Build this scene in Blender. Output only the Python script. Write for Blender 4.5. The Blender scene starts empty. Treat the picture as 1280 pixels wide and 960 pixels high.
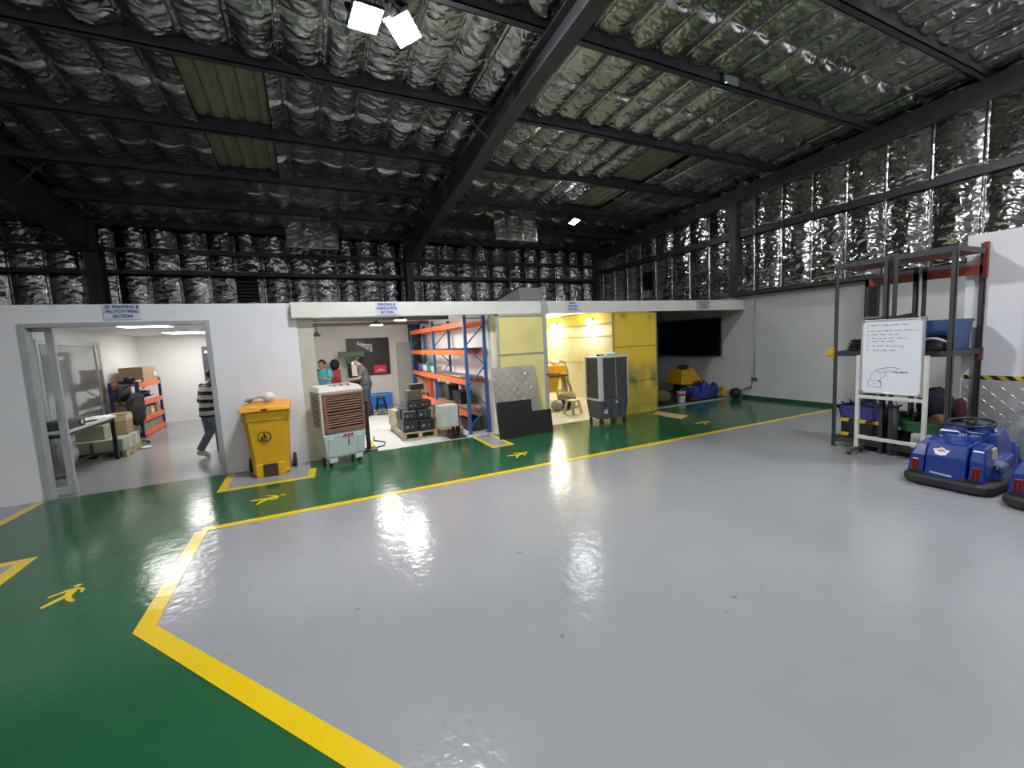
import bpy, bmesh, math, random
import numpy as np
from mathutils import Vector, Matrix, Euler

sc = bpy.context.scene
COL = sc.collection
PI = math.pi
rnd = random.Random(7)

# ------------------------------------------------------------------ materials
MATS = {}
def mat(name, col, rough=.5, metal=0.0, var=.08, scale=6.0, bump=0.0, bscale=40.0, coat=0.0, emit=None, es=0.0, alpha=None, trans=0.0, dirt=None, spec=None):
    if name in MATS: return MATS[name]
    m = bpy.data.materials.new(name); m.use_nodes = True
    nt = m.node_tree; b = nt.nodes['Principled BSDF']
    b.inputs['Roughness'].default_value = rough
    b.inputs['Metallic'].default_value = metal
    if spec is not None: b.inputs['Specular IOR Level'].default_value = spec
    if coat:
        b.inputs['Coat Weight'].default_value = coat; b.inputs['Coat Roughness'].default_value = .08
    tc = nt.nodes.new('ShaderNodeTexCoord')
    nz = nt.nodes.new('ShaderNodeTexNoise'); nz.inputs['Scale'].default_value = scale; nz.inputs['Detail'].default_value = 5
    nt.links.new(tc.outputs['Object'], nz.inputs['Vector'])
    rp = nt.nodes.new('ShaderNodeValToRGB')
    c = col
    rp.color_ramp.elements[0].position = .3; rp.color_ramp.elements[1].position = .7
    rp.color_ramp.elements[0].color = (c[0]*(1-var), c[1]*(1-var), c[2]*(1-var), 1)
    rp.color_ramp.elements[1].color = (min(1, c[0]*(1+var)), min(1, c[1]*(1+var)), min(1, c[2]*(1+var)), 1)
    nt.links.new(nz.outputs['Fac'], rp.inputs['Fac'])
    out = rp.outputs['Color']
    if dirt:   # (colour, scale, low, high): patches of grime with a shape of their own
        dz = nt.nodes.new('ShaderNodeTexNoise'); dz.inputs['Scale'].default_value = dirt[1]; dz.inputs['Detail'].default_value = 8; dz.inputs['Roughness'].default_value = .7
        nt.links.new(tc.outputs['Object'], dz.inputs['Vector'])
        mr = nt.nodes.new('ShaderNodeMapRange'); mr.inputs['From Min'].default_value = dirt[2]; mr.inputs['From Max'].default_value = dirt[3]
        nt.links.new(dz.outputs['Fac'], mr.inputs['Value'])
        mx = nt.nodes.new('ShaderNodeMix'); mx.data_type = 'RGBA'
        nt.links.new(mr.outputs['Result'], mx.inputs['Factor']); nt.links.new(out, mx.inputs['A'])
        mx.inputs['B'].default_value = (*dirt[0], 1); out = mx.outputs['Result']
    nt.links.new(out, b.inputs['Base Color'])
    if bump:
        bz = nt.nodes.new('ShaderNodeTexNoise'); bz.inputs['Scale'].default_value = bscale; bz.inputs['Detail'].default_value = 4
        nt.links.new(tc.outputs['Object'], bz.inputs['Vector'])
        bp = nt.nodes.new('ShaderNodeBump'); bp.inputs['Strength'].default_value = bump; bp.inputs['Distance'].default_value = .02
        nt.links.new(bz.outputs['Fac'], bp.inputs['Height']); nt.links.new(bp.outputs['Normal'], b.inputs['Normal'])
    if emit:
        b.inputs['Emission Color'].default_value = (*emit, 1); b.inputs['Emission Strength'].default_value = es
    if trans: b.inputs['Transmission Weight'].default_value = trans
    if alpha is not None: b.inputs['Alpha'].default_value = alpha
    MATS[name] = m
    return m

def floor_mat(name, col, var=.05, rough=.13, scuff=True, wave=.22):
    m = bpy.data.materials.new(name); m.use_nodes = True
    nt = m.node_tree; N = nt.nodes; L = nt.links; b = N['Principled BSDF']
    tc = N.new('ShaderNodeTexCoord')
    n1 = N.new('ShaderNodeTexNoise'); n1.inputs['Scale'].default_value = .8; n1.inputs['Detail'].default_value = 6
    L.new(tc.outputs['Object'], n1.inputs['Vector'])
    rp = N.new('ShaderNodeValToRGB'); rp.color_ramp.elements[0].position = .32; rp.color_ramp.elements[1].position = .68
    rp.color_ramp.elements[0].color = (*[x*(1-var) for x in col], 1); rp.color_ramp.elements[1].color = (*[x*(1+var) for x in col], 1)
    L.new(n1.outputs['Fac'], rp.inputs['Fac']); out = rp.outputs['Color']
    if scuff:
        mp = N.new('ShaderNodeMapping'); mp.inputs['Scale'].default_value = (7, 16, 1); mp.inputs['Rotation'].default_value = (0, 0, .6)
        L.new(tc.outputs['Object'], mp.inputs['Vector'])
        n2 = N.new('ShaderNodeTexNoise'); n2.inputs['Scale'].default_value = 1.0; n2.inputs['Detail'].default_value = 2; n2.inputs['Distortion'].default_value = .4
        L.new(mp.outputs['Vector'], n2.inputs['Vector'])
        mr = N.new('ShaderNodeMapRange'); mr.inputs['From Min'].default_value = .745; mr.inputs['From Max'].default_value = .77; mr.inputs['To Max'].default_value = .6
        L.new(n2.outputs['Fac'], mr.inputs['Value'])
        mx = N.new('ShaderNodeMix'); mx.data_type = 'RGBA'; mx.inputs['B'].default_value = (.09, .09, .085, 1)
        L.new(mr.outputs['Result'], mx.inputs['Factor']); L.new(out, mx.inputs['A']); out = mx.outputs['Result']
    L.new(out, b.inputs['Base Color'])
    n3 = N.new('ShaderNodeTexNoise'); n3.inputs['Scale'].default_value = 2.5; n3.inputs['Detail'].default_value = 5
    L.new(tc.outputs['Object'], n3.inputs['Vector'])
    rr = N.new('ShaderNodeMapRange'); rr.inputs['To Min'].default_value = rough*.6; rr.inputs['To Max'].default_value = rough*1.6
    L.new(n3.outputs['Fac'], rr.inputs['Value']); L.new(rr.outputs['Result'], b.inputs['Roughness'])
    n4 = N.new('ShaderNodeTexNoise'); n4.inputs['Scale'].default_value = 11; n4.inputs['Detail'].default_value = 4; n4.inputs['Roughness'].default_value = .55
    L.new(tc.outputs['Object'], n4.inputs['Vector'])
    bp = N.new('ShaderNodeBump'); bp.inputs['Strength'].default_value = wave; bp.inputs['Distance'].default_value = .02
    L.new(n4.outputs['Fac'], bp.inputs['Height']); L.new(bp.outputs['Normal'], b.inputs['Normal'])
    b.inputs['IOR'].default_value = 1.5
    MATS[name] = m
    return m

def foil_mat(name, base, rough, strength=.5, sc_=14):
    m = bpy.data.materials.new(name); m.use_nodes = True
    nt = m.node_tree; N = nt.nodes; L = nt.links; b = N['Principled BSDF']
    b.inputs['Metallic'].default_value = 1.0
    tc = N.new('ShaderNodeTexCoord')
    n0 = N.new('ShaderNodeTexNoise'); n0.inputs['Scale'].default_value = 1.3; n0.inputs['Detail'].default_value = 6
    L.new(tc.outputs['Object'], n0.inputs['Vector'])
    rp = N.new('ShaderNodeValToRGB'); rp.color_ramp.elements[0].position = .3; rp.color_ramp.elements[1].position = .72
    rp.color_ramp.elements[0].color = (*[x*.65 for x in base], 1); rp.color_ramp.elements[1].color = (*[min(1, x*1.3) for x in base], 1)
    L.new(n0.outputs['Fac'], rp.inputs['Fac']); L.new(rp.outputs['Color'], b.inputs['Base Color'])
    rr = N.new('ShaderNodeMapRange'); rr.inputs['To Min'].default_value = rough*.7; rr.inputs['To Max'].default_value = rough*1.4
    L.new(n0.outputs['Fac'], rr.inputs['Value']); L.new(rr.outputs['Result'], b.inputs['Roughness'])
    n1 = N.new('ShaderNodeTexNoise'); n1.inputs['Scale'].default_value = sc_; n1.inputs['Detail'].default_value = 5; n1.inputs['Roughness'].default_value = .6; n1.inputs['Distortion'].default_value = .6; n1.noise_type = 'RIDGED_MULTIFRACTAL'
    L.new(tc.outputs['Object'], n1.inputs['Vector'])
    bp = N.new('ShaderNodeBump'); bp.inputs['Strength'].default_value = strength; bp.inputs['Distance'].default_value = .03
    L.new(n1.outputs['Fac'], bp.inputs['Height']); L.new(bp.outputs['Normal'], b.inputs['Normal'])
    MATS[name] = m
    return m

def stripe_mat(name, c1, c2, period, direction, rough=.6, duty=.5):
    m = bpy.data.materials.new(name); m.use_nodes = True
    nt = m.node_tree; N = nt.nodes; L = nt.links; b = N['Principled BSDF']; b.inputs['Roughness'].default_value = rough
    tc = N.new('ShaderNodeTexCoord')
    d = N.new('ShaderNodeVectorMath'); d.operation = 'DOT_PRODUCT'; d.inputs[1].default_value = direction
    L.new(tc.outputs['Object'], d.inputs[0])
    a = N.new('ShaderNodeMath'); a.operation = 'DIVIDE'; a.inputs[1].default_value = period; L.new(d.outputs['Value'], a.inputs[0])
    f = N.new('ShaderNodeMath'); f.operation = 'FRACT'; L.new(a.outputs[0], f.inputs[0])
    g = N.new('ShaderNodeMath'); g.operation = 'GREATER_THAN'; g.inputs[1].default_value = duty; L.new(f.outputs[0], g.inputs[0])
    mx = N.new('ShaderNodeMix'); mx.data_type = 'RGBA'; mx.inputs['A'].default_value = (*c1, 1); mx.inputs['B'].default_value = (*c2, 1)
    L.new(g.outputs[0], mx.inputs['Factor']); L.new(mx.outputs['Result'], b.inputs['Base Color'])
    MATS[name] = m
    return m

WHITE = mat('white_paint', (.78, .77, .79), .55, var=.03, scale=2, dirt=((.4, .4, .38), 3.0, .68, .85))
ROOMW = mat('room_white_paint', (.82, .82, .81), .6, var=.02, scale=2)
RIGHTW = mat('old_white_paint', (.58, .59, .56), .6, var=.05, scale=1.5, dirt=((.28, .29, .26), 2.3, .64, .8))
HEADER = mat('cream_sheet', (.72, .71, .64), .5, var=.04, scale=2, dirt=((.45, .44, .36), 4, .66, .85))
STEEL = mat('dark_steel_paint', (.040, .042, .048), .45, var=.2, scale=5, dirt=((.045, .045, .047), 3, .55, .75))
BLACKM = mat('black_metal', (.012, .012, .013), .4, var=.15)
GREYF = floor_mat('grey_epoxy', (.285, .288, .30), .05)
GREENF = floor_mat('green_epoxy', (.019, .098, .041), .12, scuff=False, wave=.12)
YELF = floor_mat('yellow_floor_paint', (.72, .50, .01), .06, scuff=True, wave=.10)
LITEF = floor_mat('pale_concrete', (.52, .52, .50), .10, rough=.3, wave=.05)
BOOTHF = floor_mat('dusty_boards', (.55, .50, .42), .14, rough=.45, wave=.05)
DARKF = floor_mat('dull_green_epoxy', (.035, .07, .05), .1, rough=.3, wave=.08)
FOILR = foil_mat('roof_foil', (.42, .425, .41), .25, .75, 9)
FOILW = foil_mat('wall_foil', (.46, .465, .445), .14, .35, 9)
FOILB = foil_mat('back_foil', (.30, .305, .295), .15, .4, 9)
ALU = mat('aluminium', (.55, .56, .57), .38, .85, var=.06)
ALUP = mat('grey_frame_paint', (.42, .43, .44), .45, .2, var=.05)
RUST = mat('red_oxide_paint', (.20, .032, .018), .6, var=.25, scale=9)
ORANGE = mat('orange_beam_paint', (.78, .15, .035), .45, var=.08)
BLUEP = mat('blue_post_paint', (.03, .11, .33), .42, var=.12)
NAVYP = mat('navy_post_paint', (.016, .02, .09), .45, var=.12)
CARD = mat('cardboard', (.36, .24, .13), .8, var=.12, scale=7)
CARDL = mat('pale_cardboard', (.50, .42, .28), .8, var=.1)
OLIVE = mat('grey_green_box', (.26, .28, .20), .7, var=.12)
WOOD = mat('pallet_wood', (.42, .33, .20), .75, var=.25, scale=11, bump=.2)
BLK = mat('black_plastic', (.014, .014, .016), .38, var=.15)
BLKR = mat('black_rubber', (.018, .018, .018), .65, var=.15, dirt=((.05, .05, .05), 3, .6, .8))
DGREY = mat('dark_grey_plastic', (.052, .054, .06), .5, var=.12)
MGREY = mat('mid_grey_plastic', (.25, .25, .255), .5, var=.1)
LGREY = mat('light_grey_plastic', (.52, .53, .53), .45, var=.05)
BINY = mat('yellow_bin_plastic', (.72, .39, .012), .42, var=.08, scale=5, dirt=((.42, .24, .02), 5, .55, .8))
BINL = mat('orange_yellow_lid', (.80, .34, .02), .42, var=.07, dirt=((.5, .28, .06), 6, .6, .85))
BEIGE = mat('cooler_beige', (.58, .54, .47), .5, var=.06, dirt=((.40, .34, .27), 6, .55, .8))
BROWN = mat('cooler_brown', (.24, .115, .06), .5, var=.12)
TANKG = mat('tank_grey_green', (.50, .56, .53), .45, var=.05, dirt=((.38, .4, .36), 5, .6, .8))
REDP = mat('red_print', (.55, .02, .03), .5)
CARB = mat('blue_fibreglass', (.008, .036, .21), .22, var=.1, coat=.6)
CARB2 = mat('blue_fibreglass_dull', (.012, .03, .22), .3, var=.12, coat=.3)
CARY = mat('yellow_fibreglass', (.62, .33, .015), .35, var=.12)
LAMPRED = mat('red_lamp_lens', (.20, .008, .008), .25, var=.2)
SKIN = mat('skin', (.34, .19, .12), .55, var=.05)
HAIR = mat('black_hair', (.01, .009, .008), .5)
INK = mat('dark_ink', (.02, .02, .05), .6)
PAPER = mat('paper_white', (.72, .73, .78), .6, var=.02)
BOARDW = mat('whiteboard_white', (.78, .80, .84), .18, var=.02)
CREAMF = mat('cream_frame_paint', (.62, .60, .54), .5, var=.05, dirt=((.35, .3, .22), 9, .62, .8))
GREENM = mat('machine_green', (.028, .055, .03), .45, var=.15)
REDD = mat('red_drawer_plastic', (.55, .035, .06), .5)
YPAN = mat('yellow_booth_panel', (.74, .56, .07), .5, var=.1, scale=2)
BOOTHW = mat('booth_wall_cream', (.80, .77, .58), .6, var=.06, scale=1.5, dirt=((.62, .52, .16), 1.6, .52, .78))
CHECK = None
def glow(name, col, s):
    m = bpy.data.materials.new(name); m.use_nodes = True; b = m.node_tree.nodes['Principled BSDF']
    b.inputs['Base Color'].default_value = (.9, .9, .9, 1); b.inputs['Emission Color'].default_value = (*col, 1); b.inputs['Emission Strength'].default_value = s; MATS[name] = m; return m
TUBEM = glow('tube_glow', (.97, .98, 1.0), 22)

# ------------------------------------------------------------------ mesh builder
class MB:
    def __init__(s): s.bm = bmesh.new(); s.m = 0
    def _f(s, vs, smooth=False):
        try:
            f = s.bm.faces.new(vs); f.material_index = s.m; f.smooth = smooth; return f
        except ValueError: return None
    def hexa(s, P):   # eight points: bottom ring 0-3, top ring 4-7
        v = [s.bm.verts.new(p) for p in P]
        for q in ((3,2,1,0),(4,5,6,7),(0,1,5,4),(1,2,6,5),(2,3,7,6),(3,0,4,7)): s._f([v[i] for i in q])
        return s
    def box(s, x0, x1, y0, y1, z0, z1):
        return s.hexa([(x0,y0,z0),(x1,y0,z0),(x1,y1,z0),(x0,y1,z0),(x0,y0,z1),(x1,y0,z1),(x1,y1,z1),(x0,y1,z1)])
    def cbox(s, c, d, rot=None):
        M = Euler(rot).to_matrix() if rot else Matrix.Identity(3); c = Vector(c)
        P = [c + M @ Vector((a*d[0]/2, b*d[1]/2, e*d[2]/2)) for e in (-1,1) for a,b in ((-1,-1),(1,-1),(1,1),(-1,1))]
        return s.hexa(P)
    def bar(s, p, q, w, h, up=(0,0,1)):
        p = Vector(p); q = Vector(q); d = (q-p).normalized(); up = Vector(up)
        if abs(d.dot(up)) > .98: up = Vector((1,0,0))
        r = d.cross(up).normalized(); u = r.cross(d)
        P = [a + r*(i*w/2) + u*(j*h/2) for j in (-1,1) for a,i in ((p,-1),(p,1),(q,1),(q,-1))]
        return s.hexa(P)
    def cyl(s, p, q, r, r2=None, n=14, caps=True):
        p = Vector(p); q = Vector(q); r2 = r if r2 is None else r2
        d = (q-p).normalized(); a = Vector((0,0,1)) if abs(d.z) < .95 else Vector((1,0,0))
        x = d.cross(a).normalized(); y = d.cross(x)
        A = []; B = []
        for i in range(n):
            t = 2*PI*i/n; o = x*math.cos(t) + y*math.sin(t)
            A.append(s.bm.verts.new(p+o*r)); B.append(s.bm.verts.new(q+o*r2))
        for i in range(n): s._f([A[i], A[(i+1)%n], B[(i+1)%n], B[i]], True)
        if caps: s._f(A[::-1]); s._f(B)
        return s
    def tube(s, pts, r, n=8):
        pts = [Vector(p) for p in pts]; rings = []
        for i, p in enumerate(pts):
            d = (pts[min(i+1, len(pts)-1)] - pts[max(i-1, 0)]).normalized()
            a = Vector((0,0,1)) if abs(d.z) < .9 else Vector((1,0,0))
            x = d.cross(a).normalized(); y = d.cross(x)
            rings.append([s.bm.verts.new(p + (x*math.cos(2*PI*k/n) + y*math.sin(2*PI*k/n))*r) for k in range(n)])
        for A, B in zip(rings, rings[1:]):
            for k in range(n): s._f([A[k], A[(k+1)%n], B[(k+1)%n], B[k]], True)
        s._f(rings[0][::-1]); s._f(rings[-1])
        return s
    def lathe(s, prof, c=(0,0,0), n=24):
        c = Vector(c); rings = []
        for r, z in prof:
            rings.append([s.bm.verts.new(c + Vector((r*math.cos(2*PI*k/n), r*math.sin(2*PI*k/n), z))) for k in range(n)])
        for A, B in zip(rings, rings[1:]):
            for k in range(n): s._f([A[k], A[(k+1)%n], B[(k+1)%n], B[k]], True)
        s._f(rings[0][::-1]); s._f(rings[-1])
        return s
    def ell(s, c, r, n=16, m=10, noise=0, seed=0):
        c = Vector(c); R = random.Random(seed); rings = []
        for j in range(1, m):
            t = PI*j/m
            rings.append([s.bm.verts.new(c + Vector((r[0]*math.sin(t)*math.cos(2*PI*k/n), r[1]*math.sin(t)*math.sin(2*PI*k/n), r[2]*math.cos(t)))*(1+noise*(R.random()-.5))) for k in range(n)])
        a = s.bm.verts.new(c+Vector((0,0,r[2]))); b = s.bm.verts.new(c-Vector((0,0,r[2])))
        for A, B in zip(rings, rings[1:]):
            for k in range(n): s._f([A[k], B[k], B[(k+1)%n], A[(k+1)%n]], True)
        for k in range(n): s._f([a, rings[0][k], rings[0][(k+1)%n]], True); s._f([b, rings[-1][(k+1)%n], rings[-1][k]], True)
        return s
    def torus(s, c, R, r, ax=(0,0,1), n=28, m=8):
        ax = Vector(ax).normalized(); a = Vector((1,0,0)) if abs(ax.x) < .9 else Vector((0,1,0))
        x = ax.cross(a).normalized(); y = ax.cross(x); c = Vector(c); rings = []
        for i in range(n):
            t = 2*PI*i/n; o = x*math.cos(t)+y*math.sin(t)
            rings.append([s.bm.verts.new(c + o*(R + r*math.cos(2*PI*k/m)) + ax*(r*math.sin(2*PI*k/m))) for k in range(m)])
        for i in range(n):
            A, B = rings[i], rings[(i+1)%n]
            for k in range(m): s._f([A[k], B[k], B[(k+1)%m], A[(k+1)%m]], True)
        return s
    def prism(s, pts, e):   # polygon of 3-D points pushed along e
        e = Vector(e); A = [s.bm.verts.new(Vector(p)) for p in pts]; B = [s.bm.verts.new(Vector(p)+e) for p in pts]
        n = len(pts); s._f(A[::-1]); s._f(B)
        for i in range(n): s._f([A[i], A[(i+1)%n], B[(i+1)%n], B[i]])
        return s
    def poly(s, pts): s._f([s.bm.verts.new(p) for p in pts]); return s
    def build(s, name, mats, parent=None, bevel=0, smooth=False, loc=None, subd=0):
        bmesh.ops.recalc_face_normals(s.bm, faces=s.bm.faces[:])
        me = bpy.data.meshes.new(name); s.bm.to_mesh(me); s.bm.free()
        if not isinstance(mats, (list, tuple)): mats = [mats]
        for m in mats: me.materials.append(m)
        if smooth:
            for p in me.polygons: p.use_smooth = True
        o = bpy.data.objects.new(name, me); COL.objects.link(o)
        if parent: o.parent = parent
        if loc: o.location = loc
        if bevel:
            b = o.modifiers.new('edge', 'BEVEL'); b.width = bevel; b.segments = 2; b.limit_method = 'ANGLE'; b.angle_limit = .7
        if subd:
            b = o.modifiers.new('round', 'SUBSURF'); b.levels = subd; b.render_levels = subd
        return o

def thing(name, label, cat, loc=(0,0,0), rz=0.0, group=None):
    o = bpy.data.objects.new(name, None); COL.objects.link(o)
    o.location = loc; o.rotation_euler = (0, 0, rz); o.empty_display_size = .1
    return tag(o, label, cat, group)
def tag(o, label, cat, group=None):
    o['label'] = label; o['category'] = cat
    if group: o['group'] = group
    return o
def struct(o):
    o['kind'] = 'structure'; return o
def dup(root, loc, rz, label=None, group=None):
    r = root.copy(); COL.objects.link(r); r.location = loc; r.rotation_euler = (0, 0, rz)
    if label: r['label'] = label
    if group: r['group'] = group
    for ch in list(root.children):
        c = ch.copy(); COL.objects.link(c); c.parent = r
        for g in ch.children:
            d = g.copy(); COL.objects.link(d); d.parent = c
    return r
def text(parent, name, s, size, loc, rot, m, ext=.0008, align='CENTER', bold=0.0, sx=1.0, shear=0.0):
    cu = bpy.data.curves.new(name, 'FONT'); cu.body = s; cu.size = size; cu.align_x = align; cu.align_y = 'CENTER'
    cu.extrude = ext; cu.offset = bold; cu.space_line = 1.0
    cu.materials.append(m)
    cu.shear = shear
    o = bpy.data.objects.new(name, cu); COL.objects.link(o)
    bpy.context.view_layer.update()
    me = bpy.data.meshes.new_from_object(o.evaluated_get(bpy.context.evaluated_depsgraph_get()))
    bpy.data.objects.remove(o); me.name = name
    o = bpy.data.objects.new(name, me); COL.objects.link(o); o.parent = parent
    o.location = loc; o.rotation_euler = rot; o.scale = (sx, 1, 1)
    return o

# ------------------------------------------------------------------ crumpled foil sheets
def vnoise(U, V, fu, fv, rs):
    a = U*fu; b = V*fv
    nu = int(a.max()-a.min())+3; nv = int(b.max()-b.min())+3
    G = rs.rand(nu+1, nv+1)
    a = a-a.min(); b = b-b.min()
    i = a.astype(int); j = b.astype(int); s = a-i; t = b-j
    s = s*s*(3-2*s); t = t*t*(3-2*t)
    return (G[i,j]*(1-s)+G[i+1,j]*s)*(1-t) + (G[i,j+1]*(1-s)+G[i+1,j+1]*s)*t
def axis_pts(a, b, step, lines, fine=(.012, .019, .028)):
    p = set(np.round(np.arange(a, b+1e-6, step), 4).tolist()) | {round(a,4), round(b,4)}
    for l in lines:
        for f in fine:
            for q in (l-f, l+f):
                if a < q < b: p.add(round(q, 4))
    return np.array(sorted(p))
def frac(x, lines):
    L = np.array(sorted(lines)); i = np.clip(np.searchsorted(L, x)-1, 0, len(L)-2)
    f = (x-L[i])/(L[i+1]-L[i])
    return np.clip(f, 0, 1), i
def foil(name, org, ud, vd, nd, u, v, ul, vl, puff, wr, seed, m, ridge=.02, holes=()):
    rs = np.random.RandomState(seed)
    U, V = np.meshgrid(u, v, indexing='ij')
    fu, iu = frac(U, ul); fv, iv = frac(V, vl)
    amp = rs.uniform(.55, 1.3, (len(ul)+1, len(vl)+1))[iu, iv]
    tilt = rs.uniform(-.5, .5, (len(ul)+1, len(vl)+1))[iu, iv]
    fu2 = np.clip(fu + tilt*fu*(1-fu), 0, 1)
    pil = np.sin(PI*fu2)**.75 * np.minimum(1, 4.5*np.sin(PI*fv))**.7
    h = puff*amp*pil
    n = np.zeros_like(U)
    n += .45*(vnoise(U, V, 2.2, 2.6, rs)-.5)
    for k, (a, b, w) in enumerate(((3, 7, .22), (5, 15, .30), (11, 5, .20), (8, 24, .20), (21, 9, .12))):
        q = vnoise(U+.12*vnoise(U, V, 3, 3, rs), V+.25*vnoise(U, V, 3, 2, rs), a, b, rs)
        n += w*(1-np.abs(2*q-1)*1.9)
    sl = vnoise(U*.8+V*.6, V*.8-U*.6, 4, 18, rs)
    n += .22*(1-np.abs(2*sl-1)*1.6)
    h += wr*n*(.2+.8*pil)
    # taped ribs along the cell edges
    du = np.min(np.abs(U[..., None]-np.array(ul)), axis=-1)
    h += ridge*np.exp(-(du/.018)**4)
    P = np.array(org) + U[..., None]*np.array(ud) + V[..., None]*np.array(vd) + h[..., None]*np.array(nd)
    nu, nv = U.shape
    idx = np.arange(nu*nv).reshape(nu, nv)
    q = np.stack([idx[:-1,:-1], idx[1:,:-1], idx[1:,1:], idx[:-1,1:]], -1)
    cu = (U[:-1,:-1]+U[1:,1:])/2; cv = (V[:-1,:-1]+V[1:,1:])/2
    keep = np.ones(cu.shape, bool)
    for (a, b, c, d) in holes: keep &= ~((cu > a) & (cu < b) & (cv > c) & (cv < d))
    q = q[keep].reshape(-1, 4)
    me = bpy.data.meshes.new(name)
    me.vertices.add(nu*nv); me.vertices.foreach_set('co', P.reshape(-1).astype(np.float32))
    me.loops.add(len(q)*4); me.loops.foreach_set('vertex_index', q.reshape(-1).astype(np.int32))
    me.polygons.add(len(q)); me.polygons.foreach_set('loop_start', np.arange(0, len(q)*4, 4, dtype=np.int32))
    me.update(calc_edges=True)
    me.polygons.foreach_set('use_smooth', np.ones(len(q), bool))
    me.materials.append(m)
    o = bpy.data.objects.new(name, me); COL.objects.link(o)
    return struct(o)
# ================================================================== THE BUILDING
SL = .057
def zb(y): return 4.45 + SL*(12.2-y)          # underside of the purlins
XR, YB = 9.25, 12.28
PURL = [-6.2, -4.7, -3.2, -1.7, -.2, 1.3, 2.85, 4.25, 5.85, 7.45, 9.0, 10.6, 12.05]

# floor ------------------------------------------------------------
mb = MB(); mb.box(-9, XR, -7, 13.4, -.12, 0); struct(mb.build('floor', GREYF))
def patch(name, pts, z, m):
    mb = MB(); mb.prism([(x, y, 0) for x, y in pts], (0, 0, z)); return struct(mb.build(name, m))
patch('floor_walkway', [(-9, 6.78), (-9, -7), (5.0, -7), (0.05, 1.65), (-1.02, 3.11), (-1.02, 4.70), (XR, 4.70), (XR, 6.80)], .002, GREENF)
patch('floor_bin_bay', [(-1.06, 5.96), (-.10, 5.96), (-.10, 6.78), (-1.06, 6.78)], .003, GREYF)
patch('floor_side_bay', [(-9, -7), (-2.23, -7), (-2.23, 4.74), (-9, 4.74)], .003, GREYF)
patch('floor_corner_bay', [(-9, 4.95), (-2.98, 6.05), (-2.95, 6.78), (-9, 6.78)], .003, GREYF)
patch('floor_rack_bay', [(2.45, 5.95), (2.74, 5.95), (2.74, 6.8), (2.45, 6.8)], .003, GREYF)
patch('floor_welding', [(0, 6.80), (2.95, 6.80), (2.95, 12.3), (0, 12.3)], .003, LITEF)
patch('floor_booth', [(2.97, 6.80), (6.5, 6.80), (6.5, 11.3), (2.97, 11.3)], .004, BOOTHF)
patch('floor_alcove', [(6.55, 6.98), (9.22, 6.98), (9.22, 10.4), (6.55, 10.4)], .003, DARKF)
def line(pts, w=.1, z=.005):
    mb = MB(); P = [Vector((*q, 0)) for q in pts]; A = []; B = []
    for i, q in enumerate(P):
        d0 = (q-P[i-1]).normalized() if i else (P[1]-q).normalized()
        d1 = (P[i+1]-q).normalized() if i < len(P)-1 else d0
        n0 = Vector((-d0.y, d0.x, 0)); n1 = Vector((-d1.y, d1.x, 0)); m = (n0+n1).normalized(); k = w/2/max(.35, m.dot(n0))
        A.append(q+m*k); B.append(q-m*k)
    for i in range(len(P)-1): mb.prism([A[i], A[i+1], B[i+1], B[i]], (0, 0, z))
    return struct(mb.build('floor_line', YELF))
line([(-1.02, 4.70), (9.2, 4.66)], .09, .004)
line([(-1.02, 4.66), (-1.02, 3.13), (.09, 1.60), (2.4, -1.6)], .1, .0045)
line([(-1.06, 6.74), (-1.06, 5.95), (-.09, 5.93), (-.07, 6.35)], .09)
line([(-2.95, 6.74), (-2.98, 6.05), (-9, 4.95)], .09)
line([(-9, 4.77), (-2.23, 4.77), (-2.23, -6)], .1)
line([(2.44, 6.85), (2.44, 5.92), (2.75, 5.92), (2.75, 6.85)], .065, .005)
line([(.83, 7.75), (.83, 6.85)], .08)

# the walking-man signs painted on the walkway
MAN = (
    [(-1.660, 4.010), (-1.650, 4.036), (-1.632, 4.040), (-1.616, 4.028), (-1.620, 4.004), (-1.640, 3.992)],
    [(-1.671, 3.977), (-1.626, 3.975), (-1.612, 3.937), (-1.614, 3.849), (-1.640, 3.852), (-1.663, 3.885)],
    [(-1.672, 3.980), (-1.700, 3.955), (-1.757, 3.917), (-1.752, 3.905), (-1.690, 3.935), (-1.660, 3.950)],
    [(-1.663, 3.892), (-1.740, 3.772), (-1.722, 3.752), (-1.638, 3.852)],
    [(-1.630, 3.984), (-1.579, 3.948), (-1.567, 3.925), (-1.566, 3.876), (-1.584, 3.895), (-1.586, 3.928), (-1.620, 3.950)],
    [(-1.643, 3.870), (-1.606, 3.850), (-1.597, 3.816), (-1.562, 3.772), (-1.574, 3.754), (-1.614, 3.790), (-1.634, 3.824)])
def walker(x, y, ang, s):
    mb = MB(); R = Matrix.Rotation(ang, 3, 'Z'); z = .0045
    for k, pl in enumerate(MAN):
        mb.prism([R @ Vector(((a+1.65)*s, (b-3.89)*s, 0)) + Vector((x, y, 0)) for a, b in pl], (0, 0, z+.0002*k))
    return struct(mb.build('floor_marking', YELF))
walker(-1.65, 3.89, 0, 1.0)
walker(-.53, 5.32, -1.15, 1.15)
walker(2.57, 5.32, -1.15, 1.15)
walker(6.22, 5.28, -1.15, 1.15)

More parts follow.
